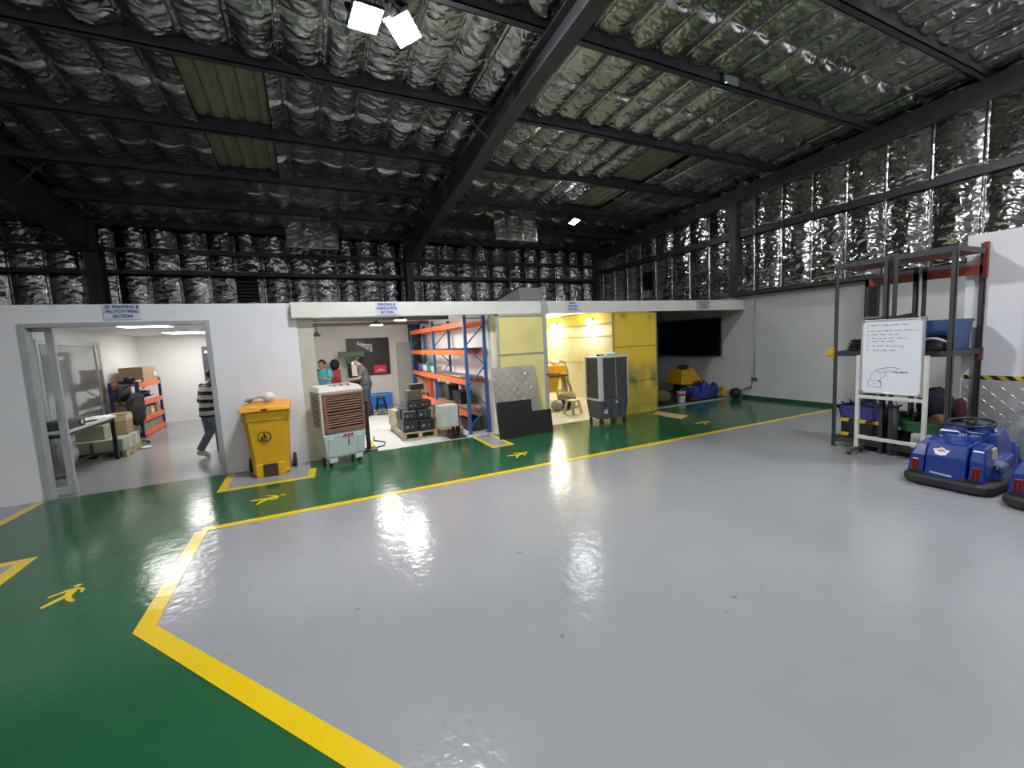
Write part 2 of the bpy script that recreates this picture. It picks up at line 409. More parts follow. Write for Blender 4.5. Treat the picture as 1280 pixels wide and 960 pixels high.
# roof foil ----------------------------------------------------------
n = math.hypot(1, SL)
vdir = (0, 1/n, -SL/n); ndir = (0, -SL/n, -1/n)
UL = [-9.2 + .46*i for i in range(41)]
VLr = sorted(PURL + [(a+b)/2 for a, b in zip(PURL, PURL[1:])] + [12.4, -7.2])
org = (0, 0, zb(0) + .17)
VLs = [v*n for v in VLr]
HOLES = [(-1.08, -.16, 5.95*n, 8.9*n), (5.86, 6.78, 5.95*n, 8.9*n)]
ulin = [x for x in UL if -6 < x < 9.3]
foil('ceiling', org, (1, 0, 0), vdir, ndir, axis_pts(-6, 9.22, .022, ulin), axis_pts(1.2*n, 12.3*n, .022, [], ()), UL, VLs, .085, .019, 3, FOILR, .032, HOLES)
foil('ceiling', org, (1, 0, 0), vdir, ndir, axis_pts(-9, -6, .2, []), axis_pts(1.2*n, 12.3*n, .2, []), UL, VLs, .05, .01, 4, FOILR, 0)
foil('ceiling', org, (1, 0, 0), vdir, ndir, axis_pts(-9, 9.22, .15, []), axis_pts(-7*n, 1.2*n, .15, []), UL, VLs, .05, .01, 5, FOILR, 0)
CORR = mat('sky_sheet', (.20, .18, .12), .55, var=.1, scale=3, dirt=((.22, .19, .11), 2, .5, .7))
for x0, x1 in ((-1.2, -.05), (5.75, 6.9)):
    mb = MB(); y0, y1 = 5.7, 9.15; k = 0; x = x0; pr = []
    prof = [(0, 0), (.035, .045), (.085, .045), (.12, 0), (.20, 0)]
    while x < x1:
        for a, b in prof[:-1]: pr.append((x+a, b))
        x += .2
    top = [(a, b+.004) for a, b in pr]
    for (a, b), (c, d) in zip(pr, pr[1:]):
        za, zc = zb(y0)+.20, zb(y1)+.20
        mb.hexa([(a, y0, za+b), (c, y0, za+d), (c, y1, zc+d), (a, y1, zc+b), (a, y0, za+b+.005), (c, y0, za+d+.005), (c, y1, zc+d+.005), (a, y1, zc+b+.005)])
    struct(mb.build('ceiling_skylight', CORR))

# purlins (cold-formed channels running across the frames)
for y in PURL:
    z = zb(y); mb = MB()
    mb.box(-9, 9.2, y-.045, y+.045, z+.0, z+.012)
    mb.box(-9, 9.2, y-.045, y-.033, z, z+.2)
    mb.box(-9, 9.2, y-.045, y+.045, z+.188, z+.2)
    mb.box(-9, 9.2, y+.033, y+.045, z, z+.03)
    struct(mb.build('ceiling_purlin', STEEL))
# rafters, tapered plate girders on the frames, and their columns
def rafter(x, w=.2):
    bot = [(12.2, 3.80), (11.85, 3.85), (4.9, 4.60), (-7, 5.2)]
    mb = MB(); t = .014
    for (ya, za), (yb, zz) in zip(bot, bot[1:]):
        ta, tb = zb(ya), zb(yb)
        mb.hexa([(x-.006, ya, za), (x+.006, ya, za), (x+.006, yb, zz), (x-.006, yb, zz), (x-.006, ya, ta), (x+.006, ya, ta), (x+.006, yb, tb), (x-.006, yb, tb)])
        mb.hexa([(x-w/2, ya, za), (x+w/2, ya, za), (x+w/2, yb, zz), (x-w/2, yb, zz), (x-w/2, ya, za+t), (x+w/2, ya, za+t), (x+w/2, yb, zz+t), (x-w/2, yb, zz+t)])
        mb.hexa([(x-w/2, ya, ta-t), (x+w/2, ya, ta-t), (x+w/2, yb, tb-t), (x-w/2, yb, tb-t), (x-w/2, ya, ta), (x+w/2, ya, ta), (x+w/2, yb, tb), (x-w/2, yb, tb)])
    for y in (11.85, 8.2, 5.05): # stiffeners
        zz = 3.85+(11.85-y)*.1079 if y > 4.9 else 4.60
        mb.box(x-w/2, x+w/2, y-.006, y+.006, zz, zb(y))
    struct(mb.build('ceiling_rafter', STEEL))
    mb = MB()
    mb.box(x-w/2, x+w/2, 11.85, 11.866, 0, 3.9); mb.box(x-w/2, x+w/2, 12.18, 12.196, 0, 4.4); mb.box(x-.006, x+.006, 11.85, 12.19, 0, 4.4)
    mb.box(x-w/2+.001, x+w/2-.001, 11.851, 12.18, 3.83, 3.845)
    struct(mb.build('wall_column', STEEL))
    for y in (2.85, 5.85, 9.0, 10.6):
        zr = 3.87+(11.85-y)*.1079 if y > 4.9 else 4.68
        for s in (-1, 1):
            mb = MB(); mb.bar((x+s*w/2*.9, y+.06, zr), (x+s*.62, y+.06, zb(y)+.1), .045, .006)
            struct(mb.build('ceiling_fly_brace', STEEL))
rafter(2.71, .20); rafter(-3.85, .24)
# end frame on the right-hand wall
mb = MB()
y0, y1 = 12.2, -7
mb.hexa([(9.02, y0, zb(y0)-.26), (9.2, y0, zb(y0)-.26), (9.2, y1, zb(y1)-.26), (9.02, y1, zb(y1)-.26), (9.02, y0, zb(y0)), (9.2, y0, zb(y0)), (9.2, y1, zb(y1)), (9.02, y1, zb(y1))])
struct(mb.build('ceiling_end_beam', STEEL))
mb = MB(); mb.box(9.06, 9.2, 6.8, 6.96, 2.42, zb(6.9)-.2); struct(mb.build('wall_column', STEEL))
mb = MB(); mb.box(9.06, 9.2, 12.0, 12.2, 2.3, zb(12.1)-.2); struct(mb.build('wall_column', STEEL))
mb = MB(); mb.box(9.14, 9.22, -7, 12.2, 3.71, 3.83); struct(mb.build('wall_girt', STEEL))
for z in (3.52, 3.99):
    mb = MB(); mb.box(-9, 9.2, 12.14, 12.24, z-.045, z+.045); struct(mb.build('wall_girt', STEEL))
mb = MB(); mb.box(9.05, 9.24, -7, 6.9, 2.37, 2.385); mb.box(9.05, 9.07, -7, 6.9, 2.37, 2.45); struct(mb.build('trim_1', STEEL))
# diagonal roof bracing rods
for a, b in (((-.95, 4.9), (2.75, 7.5)), ((-3.7, 11.6), (2.7, 9.1)), ((3.0, 7.4), (8.9, 11.8))):
    mb = MB(); mb.cyl((a[0], a[1], zb(a[1])-.02), (b[0], b[1], zb(b[1])-.02), .010, n=8); struct(mb.build('ceiling_tie_rod', STEEL))

# foil on the walls above the white walls
ULy = [1.05+.6*i for i in range(-14, 20)]
foil('wall_right', (9.23, 0, 0), (0, 1, 0), (0, 0, 1), (-1, 0, 0), axis_pts(.9, 12.3, .02, [u for u in ULy if u > .9]), axis_pts(2.38, 5.2, .02, []), ULy, [2.38, 3.77, 5.2], .06, .020, 11, FOILW, .03, [(9.55, 9.95, 2.9, 3.42)])
foil('wall_right', (9.23, 0, 0), (0, 1, 0), (0, 0, 1), (-1, 0, 0), axis_pts(-7, .9, .15, []), axis_pts(2.38, 5.5, .15, []), ULy, [2.38, 3.77, 5.5], .045, .01, 12, FOILW, 0)
ULx = [-9.2+.56*i for i in range(36)]
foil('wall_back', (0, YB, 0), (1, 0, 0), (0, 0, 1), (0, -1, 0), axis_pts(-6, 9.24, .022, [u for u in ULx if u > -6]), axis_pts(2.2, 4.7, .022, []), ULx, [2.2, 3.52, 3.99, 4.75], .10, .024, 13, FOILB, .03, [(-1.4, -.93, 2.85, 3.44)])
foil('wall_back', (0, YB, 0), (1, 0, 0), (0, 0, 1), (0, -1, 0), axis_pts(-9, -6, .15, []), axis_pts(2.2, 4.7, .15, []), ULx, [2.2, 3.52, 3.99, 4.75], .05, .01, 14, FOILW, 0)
# dark vent openings with louvres
def vent(p0, p1, along):
    mb = MB()
    (a0, z0), (a1, z1) = p0, p1
    if along == 'x':
        mb.box(a0, a1, YB+.05, YB+.07, z0, z1)
        for k in range(7):
            z = z0+(k+.5)*(z1-z0)/7; mb.cbox(((a0+a1)/2, YB+.02, z), (a1-a0, .06, .012), (.6, 0, 0))
    else:
        mb.box(9.28, 9.30, a0, a1, z0, z1)
        for k in range(7):
            z = z0+(k+.5)*(z1-z0)/7; mb.cbox((9.25, (a0+a1)/2, z), (.06, a1-a0, .012), (0, .6, 0))
    return struct(mb.build('wall_vent', BLACKM))
vent((-1.4, 2.85), (-.93, 3.44), 'x'); vent((9.55, 2.9), (9.95, 3.42), 'y')

# outer and inner walls --------------------------------------------
mb = MB(); mb.box(XR, XR+.15, -7, 12.4, 0, 2.38); struct(mb.build('wall_right', RIGHTW))
mb = MB(); mb.box(XR+.07, XR+.2, -7, 12.5, 2.38, 5.8); struct(mb.build('wall_right', STEEL))
mb = MB(); mb.box(-9, XR, YB+.08, YB+.2, 2.3, 4.9); struct(mb.build('wall_back', STEEL))
mb = MB(); mb.box(-9.15, -9, -7, 12.4, 0, 5.8); struct(mb.build('wall_left', WHITE))
mb = MB(); mb.box(-9.15, XR+.2, -7.15, -7, 0, 5.8); struct(mb.build('wall_front', WHITE))
mb = MB(); mb.box(-9.15, XR+.2, -7.15, 12.5, 5.9, 6.0); struct(mb.build('ceiling_roof_sheet', STEEL))
GSK = mat('green_skirting', (.02, .07, .045), .4)
mb = MB(); mb.box(XR-.015, XR, 2.4, 6.75, 0, .07); struct(mb.build('baseboard_right', GSK))
# the long white partition with the wide doorway
YP = 6.78
mb = MB(); mb.box(-9, -2.92, YP, YP+.1, 0, 2.28); mb.box(-2.92, -1.12, YP, YP+.1, 2.07, 2.28); mb.box(-1.12, -.10, YP, YP+.1, 0, 2.28)
struct(mb.build('wall_partition', WHITE))
mb = MB()
mb.box(-2.92, -2.86, YP-.015, YP+.115, 0, 2.07); mb.box(-1.18, -1.12, YP-.015, YP+.115, 0, 2.07); mb.box(-2.86, -1.18, YP-.014, YP+.114, 2.02, 2.069)
struct(mb.build('trim_2', ALUP, bevel=.004))
mb = MB(); mb.box(-.16, XR-.01, YP-.10, YP+.02, 2.07, 2.285); struct(mb.build('wall_header', HEADER, bevel=.006))
mb = MB(); mb.box(-.10, .10, YP+.01, YP+.16, 0, 2.07); struct(mb.build('trim_3', mat('cream_jamb', (.52, .49, .40), .55, var=.06)))
def wall(name, x0, x1, y0, y1, z0, z1, m): mb = MB(); mb.box(x0, x1, y0, y1, z0, z1); return struct(mb.build(name, m))
wall('wall_room_left', -3.86, -3.72, 6.88, 13.4, 0, 2.28, ROOMW)
wall('wall_room_back', -3.86, 0, 13.3, 13.4, 0, 2.28, ROOMW)
wall('wall_room_divider', -.12, -.0, 6.94, 13.3, 0, 2.28, ROOMW)
wall('ceiling_room', -3.86, -.02, 6.88, 13.4, 2.17, 2.28, ROOMW)
wall('wall_welding_back', 0, 2.95, 12.2, 12.3, 0, 2.28, mat('welding_white', (.72, .71, .66), .6, var=.05, scale=2, dirt=((.52, .5, .42), 2, .6, .8)))
wall('wall_welding_side', 2.90, 2.96, 6.9, 12.2, 0, 2.28, ROOMW)
wall('ceiling_welding', -.02, 2.96, 6.9, 12.3, 2.24, 2.28, mat('deck_grey', (.80, .80, .77), .6))
for y in (7.6, 9.3, 11.0):
    mb = MB(); mb.box(0, 2.9, y-.03, y+.03, 2.16, 2.24); struct(mb.build('ceiling_joist', mat('joist_grey', (.10, .10, .10), .5)))
wall('wall_booth_back', 2.96, 6.55, 11.2, 11.3, 0, 2.28, BOOTHW)
wall('wall_booth_left', 2.96, 3.0, 6.9, 11.2, 0, 2.28, BOOTHW)
wall('ceiling_booth', 2.96, 6.55, 6.8, 11.3, 2.22, 2.28, BOOTHW)
wall('wall_booth_right', 6.50, 6.56, 6.9, 11.2, 0, 2.28, BOOTHW)
mb = MB(); mb.box(6.44, 6.5, 6.85, 11.2, 1.93, 2.2); struct(mb.build('trim_4', YPAN))
for z in (.95, 1.62):
    mb = MB(); mb.box(6.492, 6.5, 6.9, 11.2, z, z+.012); struct(mb.build('trim_5', mat('booth_seam', (.35, .31, .16), .6)))
wall('wall_alcove_back', 6.56, XR, 10.4, 10.5, 0, 2.28, mat('alcove_grey', (.36, .38, .35), .6))
wall('ceiling_alcove', 6.55, XR, 6.8, 10.5, 2.22, 2.28, mat('alcove_ceiling', (.25, .26, .24), .6))
mb = MB(); mb.box(6.56, XR, 6.92, 6.98, 0, .012); struct(mb.build('trim_6', mat('threshold_strip', (.3, .31, .24), .5)))

# room box at the right, with checker plate below and a hazard tape band
mb = MB(); mb.box(7.0, 7.1, -7, 2.27, 0, 2.51); mb.box(7.1, XR, 2.17, 2.27, 0, 2.51); mb.box(7.0, XR, -7, 2.27, 2.51, 2.55)
struct(mb.build('wall_side_room', WHITE))
def checker_mat():
    m = bpy.data.materials.new('checker_plate'); m.use_nodes = True; nt = m.node_tree; N = nt.nodes; L = nt.links; b = N['Principled BSDF']
    b.inputs['Metallic'].default_value = .6; b.inputs['Roughness'].default_value = .38; b.inputs['Base Color'].default_value = (.74, .74, .72, 1)
    return m
CHECK = checker_mat()
def checker(mb, o, ud, vd, nd, w, h, p=.055):   # sheet with raised lozenges
    o, ud, vd, nd = map(Vector, (o, ud, vd, nd))
    t = .003
    mb.prism([o, o+ud*w, o+ud*w+vd*h, o+vd*h], nd*t)
    nu, nv = int(w/p), int(h/p)
    for i in range(nu):
        for j in range(nv):
            c = o + ud*(p*(i+.5)) + vd*(p*(j+.5)) + nd*t
            s = 1 if (i+j) % 2 else -1
            a = (ud + vd*s).normalized(); d = (ud - vd*s).normalized()
            L_, W_ = p*.46, p*.14
            tip = [c+a*L_, c+d*W_, c-a*L_, c-d*W_]; top = [c+a*L_*.7+nd*.007, c+d*W_*.3+nd*.007, c-a*L_*.7+nd*.007, c-d*W_*.3+nd*.007]
            A = [mb.bm.verts.new(q) for q in tip]; B = [mb.bm.verts.new(q) for q in top]
            mb._f(B)
            for k in range(4): mb._f([A[k], A[(k+1) % 4], B[(k+1) % 4], B[k]])
    return mb
mb = MB(); checker(mb, (6.998, 2.25, .01), (0, -1, 0), (0, 0, 1), (-1, 0, 0), 2.2, .88, .075); struct(mb.build('wall_checker_plate', CHECK))
HAZ = stripe_mat('hazard_tape', (.70, .43, .02), (.015, .015, .015), .085, (0, .70, -.70), .5)
mb = MB(); mb.box(6.994, 7.0, -1, 2.24, .895, .945); struct(mb.build('trim_7', HAZ))

# room doors and windows
mb = MB(); mb.box(-3.72, -3.69, 8.95, 11.15, .0, 1.98); d = struct(mb.build('window_1', mat('window_frame_alu', (.38, .39, .39), .4, .6)))
mb = MB(); mb.box(-3.692, -3.684, 9.03, 11.07, .06, 1.91); p_ = mb.build('pane', mat('grey_window_glass', (.17, .18, .18), .04, .0, var=.04, coat=1.0), d)
mb = MB(); mb.box(-3.70, -3.67, 10.86, 10.92, .05, 1.92); mb.build('window_stile', ALU, d)
mb = MB(); mb.box(2.24, 2.88, 12.165, 12.2, .03, 1.72); d = struct(mb.build('door_1', mat('grey_door_paint', (.42, .42, .38), .5)))
mb = MB(); mb.box(2.26, 2.86, 12.158, 12.166, .06, 1.69); mb.build('door_leaf', mat('grey_door_leaf', (.48, .48, .43), .5), d)
mb = MB(); mb.cyl((2.33, 12.16, .9), (2.33, 12.11, .9), .018); mb.cyl((2.33, 12.11, .9), (2.42, 12.11, .9), .01); mb.build('door_handle', ALU, d)
# glass sliding leaf inside the left-hand doorway
d = MB().box(-2.76, -2.69, 6.90, 6.95, .02, 2.05).build('door_2', ALUP); struct(d)
mb = MB(); mb.box(-3.6, -3.53, 6.90, 6.95, .02, 2.05); mb.box(-3.53, -2.76, 6.90, 6.95, 1.98, 2.05); mb.box(-3.53, -2.76, 6.90, 6.95, .02, .1); mb.build('door_rail', ALUP, d)
mb = MB(); mb.box(-3.53, -2.76, 6.92, 6.926, .1, 1.98); mb.build('door_glass', mat('clear_glass', (.85, .9, .88), .03, trans=1.0, var=0), d)
mb = MB(); mb.box(-2.74, -2.71, 6.87, 6.90, .95, 1.15); mb.build('door_handle', ALU, d)
# booth front: fixed leaf on the left of the opening and stacked panels on its right
d = struct(MB().box(3.80, 3.87, YP-.16, YP-.11, 0, 2.30).build('door_3', ALUP))
mb = MB(); mb.box(2.90, 2.935, YP-.16, YP-.11, 0, 2.06); mb.box(2.90, 3.8, YP-.16, YP-.11, 2.03, 2.06); mb.box(2.935, 3.8, YP-.16, YP-.11, 1.375, 1.395); mb.box(2.935, 3.8, YP-.16, YP-.11, 0, .04); mb.build('door_frame', ALUP, d)
YPAL = mat('pale_yellow_panel', (.80, .68, .26), .5, var=.06, scale=2, dirt=((.62, .34, .16), 1.4, .62, .8))
mb = MB(); mb.box(2.93, 3.80, YP-.145, YP-.125, 1.395, 2.03); mb.build('door_panel', YPAL, d)
mb = MB(); mb.box(2.93, 3.80, YP-.145, YP-.125, .04, 1.375); mb.build('door_panel', YPAL, d)
mb = MB(); mb.cyl((3.84, YP-.17, .98), (3.84, YP-.21, .98), .015); mb.bar((3.83, YP-.21, .98), (4.08, YP-.21, .985), .025, .018); mb.build('door_handle', BLACKM, d)
def stain_mat():
    m = bpy.data.materials.new('oversprayed_yellow'); m.use_nodes = True; nt = m.node_tree; N = nt.nodes; L = nt.links; b = N['Principled BSDF']; b.inputs['Roughness'].default_value = .5
    tc = N.new('ShaderNodeTexCoord'); cur = None
    base = N.new('ShaderNodeRGB'); base.outputs[0].default_value = (.78, .56, .045, 1); cur = base.outputs[0]
    sp = N.new('ShaderNodeSeparateXYZ'); L.new(tc.outputs['Object'], sp.inputs[0])
    for colr, sc2, lo, hi, zc, zw, amt in (((.10, .16, .07), 2.2, .30, .55, .70, .45, .95), ((.62, .20, .05), 3.2, .5, .7, .98, .25, .6), ((.10, .08, .03), 5, .5, .7, 1.98, .16, .8), ((.30, .26, .05), 1.6, .35, .62, .12, .55, .8)):
        nz = N.new('ShaderNodeTexNoise'); nz.inputs['Scale'].default_value = sc2; nz.inputs['Detail'].default_value = 7
        L.new(tc.outputs['Object'], nz.inputs['Vector'])
        mr = N.new('ShaderNodeMapRange'); mr.inputs['From Min'].default_value = lo; mr.inputs['From Max'].default_value = hi; L.new(nz.outputs['Fac'], mr.inputs['Value'])
        s = N.new('ShaderNodeMath'); s.operation = 'SUBTRACT'; s.inputs[1].default_value = zc; L.new(sp.outputs['Z'], s.inputs[0])
        a = N.new('ShaderNodeMath'); a.operation = 'ABSOLUTE'; L.new(s.outputs[0], a.inputs[0])
        g = N.new('ShaderNodeMapRange'); g.inputs['From Min'].default_value = 0; g.inputs['From Max'].default_value = zw; g.inputs['To Min'].default_value = amt; g.inputs['To Max'].default_value = 0
        L.new(a.outputs[0], g.inputs['Value'])
        mu = N.new('ShaderNodeMath'); mu.operation = 'MULTIPLY'; L.new(mr.outputs[0], mu.inputs[0]); L.new(g.outputs[0], mu.inputs[1])
        mx = N.new('ShaderNodeMix'); mx.data_type = 'RGBA'; L.new(mu.outputs[0], mx.inputs['Factor']); L.new(cur, mx.inputs['A']); mx.inputs['B'].default_value = (*colr, 1); cur = mx.outputs['Result']
    L.new(cur, b.inputs['Base Color']); return m
STAIN = stain_mat()
mb = MB()
for z0, z1 in ((.0, .665), (.675, 1.37), (1.38, 2.05)): mb.box(5.48, 6.56, YP-.03, YP+.01, z0, z1)
w = struct(mb.build('wall_booth_panels', STAIN, bevel=.003))
mb = MB(); mb.box(5.46, 5.485, YP-.035, YP+.015, 0, 2.06); mb.box(6.55, 6.58, YP-.035, YP+.1, 0, 2.06); struct(mb.build('trim_8', mat('panel_edge', (.36, .30, .08), .5)))
mb = MB()
for z in (.665, 1.37): mb.box(5.48, 6.56, YP-.025, YP, z, z+.012)
struct(mb.build('trim_9', BLACKM))
# ================================================================== IN FRONT OF THE PARTITION
# signs above the openings
SIGNP = mat('sign_paper', (.62, .64, .78), .5, var=.02)
SIGNI = mat('sign_ink', (.02, .03, .14), .6)
def sign(x, y, z, w, h, lines, label, size, dx=0):
    t = thing('wall_sign', label, 'sign', (x, y, z), 0, 'section signs over the openings')
    mb = MB(); mb.box(-w/2, w/2, -.006, 0, -h/2, h/2); mb.build('sign_sheet', SIGNP, t)
    k = len(lines)
    for i, s in enumerate(lines):
        text(t, 'lettering', s, size, (dx, -.0075, h*(.5-(i+.5)/k)*.92), (PI/2, 0, 0), SIGNI, bold=.0016, sx=.90)
    return t
sign(-1.985, 6.775, 2.19, .35, .185, ['3D PRINTING &', 'PROTOTYPING', 'SECTION'], 'white sign reading 3D PRINTING over the left-hand wide doorway', .052)
sign(1.135, 6.675, 2.185, .32, .185, ['WELDING &', 'FABRICATION', 'SECTION'], 'white sign reading WELDING on the cream beam above the tall shelving', .052)
sign(4.47, 6.675, 2.185, .34, .18, ['PREP &', 'PAINTING', 'SECTION'], 'white sign reading PAINTING on the cream beam above the spray booth', .05)
t = thing('wall_sign', 'small faded sign on the cream beam near its right end', 'sign', (7.87, 6.675, 2.185), 0, 'section signs over the openings')
mb = MB(); mb.box(-.21, .21, -.006, 0, -.09, .09); mb.build('sign_sheet', mat('faded_sheet', (.48, .48, .47), .5), t)
for z, a, b in ((.055, -.15, .15), (0, -.09, .08), (-.055, -.1, .1)):
    mb = MB(); x = a
    while x < b:
        mb.box(x, x+.018, -.0075, -.006, z-.016, z+.016); mb.box(x, x+.024, -.0075, -.006, z+(.008 if int(x*997) % 2 else -.016), z+(.016 if int(x*997) % 2 else -.008)); x += .033
    mb.build('lettering', SIGNI, t)

# yellow wheeled bin ------------------------------------------------
t = thing('wheelie_bin', 'yellow wheeled refuse bin standing in its marked bay against the white wall', 'bin', (-.555, 6.485, .003), -.02)
mb = MB()
def ring(w, d, z, dy=0, c=.05):
    return [(-w/2+c, -d/2+dy, z), (w/2-c, -d/2+dy, z), (w/2, -d/2+c+dy, z), (w/2, d/2-c+dy, z), (w/2-c, d/2+dy, z), (-w/2+c, d/2+dy, z), (-w/2, d/2-c+dy, z), (-w/2, -d/2+c+dy, z)]
RR = [ring(.42, .38, .02, .02), ring(.43, .39, .18, .018), ring(.47, .42, .45, .01), ring(.505, .455, .74, 0), ring(.53, .48, .745, 0), ring(.53, .48, .86, 0)]
VV = [[mb.bm.verts.new(p) for p in r] for r in RR]
for A, B in zip(VV, VV[1:]):
    for k in range(8): mb._f([A[k], A[(k+1) % 8], B[(k+1) % 8], B[k]])
mb._f(VV[0][::-1]); mb._f(VV[-1])
body = mb.build('bin_body', BINY, t, bevel=.012)
mb = MB()
for x in (-.125, .125): mb.hexa([(x-.045, -.20, .0), (x+.045, -.20, .0), (x+.045, -.16, .0), (x-.045, -.16, .0), (x-.045, -.205, .17), (x+.045, -.205, .17), (x+.045, -.16, .17), (x-.045, -.16, .17)])
mb.box(-.17, .17, -.19, .17, 0, .03)
mb.build('bin_foot', BINY, t, bevel=.008)
mb = MB(); mb.box(-.079, .079, -.215, -.176, .002, .16); mb.build('foot_recess_shade', mat('bin_recess_shade', (.05, .03, .008), .7), t)  # dark block gives the hollow between the feet its shade by colour
mb = MB()
mb.hexa([(-.30, -.285, .865), (.30, -.285, .865), (.29, .25, .865), (-.29, .25, .865), (-.285, -.27, .91), (.285, -.27, .91), (.28, .24, .945), (-.28, .24, .945)])
mb.hexa([(-.24, -.22, .90), (.24, -.22, .90), (.235, .2, .93), (-.235, .2, .93), (-.215, -.19, .935), (.215, -.19, .935), (.21, .18, .97), (-.21, .18, .97)])
lid = mb.build('bin_lid', BINL, t, bevel=.012)
mb = MB(); mb.box(-.035, .035, -.292, -.284, .872, .90); mb.build('lid_grip', mat('dark_grip', (.12, .03, .01), .5), lid)
mb = MB(); mb.cyl((-.24, .25, .85), (.24, .25, .85), .016); mb.build('bin_handle', BINY, t)
for s in (-1, 1):
    mb = MB(); mb.cyl((s*.245, .19, .095), (s*.285, .19, .095), .095, n=24); w = mb.build('wheel', BLKR, t, bevel=.008)
    mb = MB(); mb.cyl((s*.284, .19, .095), (s*.292, .19, .095), .035); mb.build('wheel_hub', MGREY, w)
mb = MB()
cx, cz, cy = -.035, .53, -.2125
N_ = 40
for k in range(N_):
    a, b = 2*PI*k/N_, 2*PI*(k+1)/N_
    mb.prism([(cx+.08*math.cos(a), cy, cz+.068*math.sin(a)), (cx+.08*math.cos(b), cy, cz+.068*math.sin(b)), (cx+.071*math.cos(b), cy, cz+.06*math.sin(b)), (cx+.071*math.cos(a), cy, cz+.06*math.sin(a))], (0, -.004, 0))
def st(a, b, w): mb.bar((cx+a[0], cy-.001, cz+a[1]), (cx+b[0], cy-.001, cz+b[1]), .004, w, up=(0, 0, 1)) if abs(a[0]-b[0]) > abs(a[1]-b[1]) else mb.bar((cx+a[0], cy-.001, cz+a[1]), (cx+b[0], cy-.001, cz+b[1]), .004, w, up=(1, 0, 0))
mb.cyl((cx+.0, cy+.001, cz+.036), (cx+.0, cy-.004, cz+.036), .010)
st((.0, .024), (.008, -.008), .018); st((.0, .02), (-.022, .006), .007); st((.006, .018), (.026, .0), .007); st((.006, -.006), (.03, -.036), .008); st((.004, -.006), (-.008, -.036), .008)
mb.prism([(cx-.04, cy, cz-.036), (cx-.016, cy, cz-.036), (cx-.012, cy, cz+.0), (cx-.044, cy, cz+.0)], (0, -.004, 0))
for k in range(9): x = -.044+.011*k; mb.box(cx+x-.003, cx+x+.004, cy-.004, cy, cz-.052-.004*math.cos(x*30), cz-.045)
mb.build('emblem', mat('emblem_black', (.02, .018, .01), .6), t)
# what lies on the bin lid
def rag(name, label, cat, loc, r, m, seed, flat=.5, group=None):
    mb = MB(); mb.ell((0, 0, r[2]), r, 18, 12, noise=.28, seed=seed)
    o = mb.build(name, m, smooth=True, subd=1); o.location = loc; return tag(o, label, cat, group)
rag('dust_mask', 'white domed dust mask lying on the yellow bin lid', 'mask', (-.515, 6.46, .972), (.078, .07, .058), PAPER, 3)
mb = MB()
for k in range(5):
    y = -.05+.022*k
    mb.tube([(-.14, y, .016+.008*(k % 2)), (-.06, y+.01, .045), (.02, y, .06), (.10, y+.006, .03+.012*(k % 3))], .012, 7)
mb.ell((-.12, 0, .026), (.05, .06, .025), 12, 8, noise=.2, seed=2)
o = mb.build('work_glove', mat('grey_glove', (.34, .34, .33), .8, var=.4, scale=30), smooth=True); o.location = (-.63, 6.50, .972); tag(o, 'crumpled grey work glove lying beside the white mask on the bin lid', 'glove')

# brown and beige evaporative cooler ---------------------------------
t = thing('air_cooler', 'beige evaporative air cooler with brown louvred front beside the yellow bin', 'air cooler', (.315, 6.50, .0), .30)
W, D = .60, .40
mb = MB(); mb.hexa([(-W/2, -D/2, .46), (W/2, -D/2, .46), (W/2, D/2, .46), (-W/2, D/2, .46), (-W/2, -D/2, 1.03), (W/2, -D/2, 1.03), (W/2, D/2, 1.03), (-W/2, D/2, 1.03)])
mb.build('housing', BEIGE, t, bevel=.012)
mb = MB(); mb.hexa([(-W/2-.012, -D/2-.012, 1.03), (W/2+.012, -D/2-.012, 1.03), (W/2+.012, D/2+.01, 1.03), (-W/2-.012, D/2+.01, 1.03), (-W/2+.02, -D/2+.05, 1.10), (W/2-.02, -D/2+.05, 1.10), (W/2-.03, D/2-.02, 1.115), (-W/2+.03, D/2-.02, 1.115)])
top = mb.build('top_cover', BEIGE, t, bevel=.012)
mb = MB(); mb.hexa([(-.10, -.155, 1.087), (.19, -.155, 1.087), (.19, .02, 1.115), (-.10, .02, 1.115), (-.10, -.16, 1.093), (.19, -.16, 1.093), (.19, .015, 1.121), (-.10, .015, 1.121)]); cp = mb.build('control_panel', MGREY, top)
for x in (-.05, .045, .14): mb = MB(); mb.cyl((x, -.10, 1.098), (x, -.105, 1.118), .016, .013); mb.build('control_knob', BLK, cp)
# front grille
mb = MB(); x0, x1, z0, z1 = -W/2+.035, W/2-.005, .475, 1.01
mb.box(x0, x1, -D/2-.03, -D/2+.01, z1-.035, z1); mb.box(x0, x1, -D/2-.03, -D/2+.01, z0, z0+.055); mb.box(x0, x0+.045, -D/2-.03, -D/2+.01, z0, z1); mb.box(x1-.03, x1, -D/2-.03, -D/2+.01, z0, z1); mb.box(x0, x1, -D/2-.032, -D/2, .725, .75)
gr = mb.build('grille_frame', BROWN, t, bevel=.005)
mb = MB(); mb.box(x0+.03, x1-.02, -D/2-.004, -D/2+.0, z0+.04, z1-.02); mb.build('grille_back', mat('cooler_dark_inside', (.012, .01, .009), .7), gr)
LOUV = mat('louvre_tan', (.33, .19, .12), .45, var=.1)
for z in (.565, .60, .635, .67, .70, .785, .82, .855, .89, .925, .955):
    mb = MB(); mb.cbox(((x0+x1)/2, -D/2-.018, z), (x1-x0-.06, .028, .006), (.45, 0, 0)); mb.build('louvre', LOUV, gr)
# vent strip on the side
mb = MB()
for k in range(14):
    z = .56+.033*k; mb.box(-W/2-.004, -W/2+.002, -.14, -.03, z, z+.02); mb.box(-W/2-.004, -W/2+.002, -.02, .12, z, z+.02)
mb.build('side_vent', BLK, t)
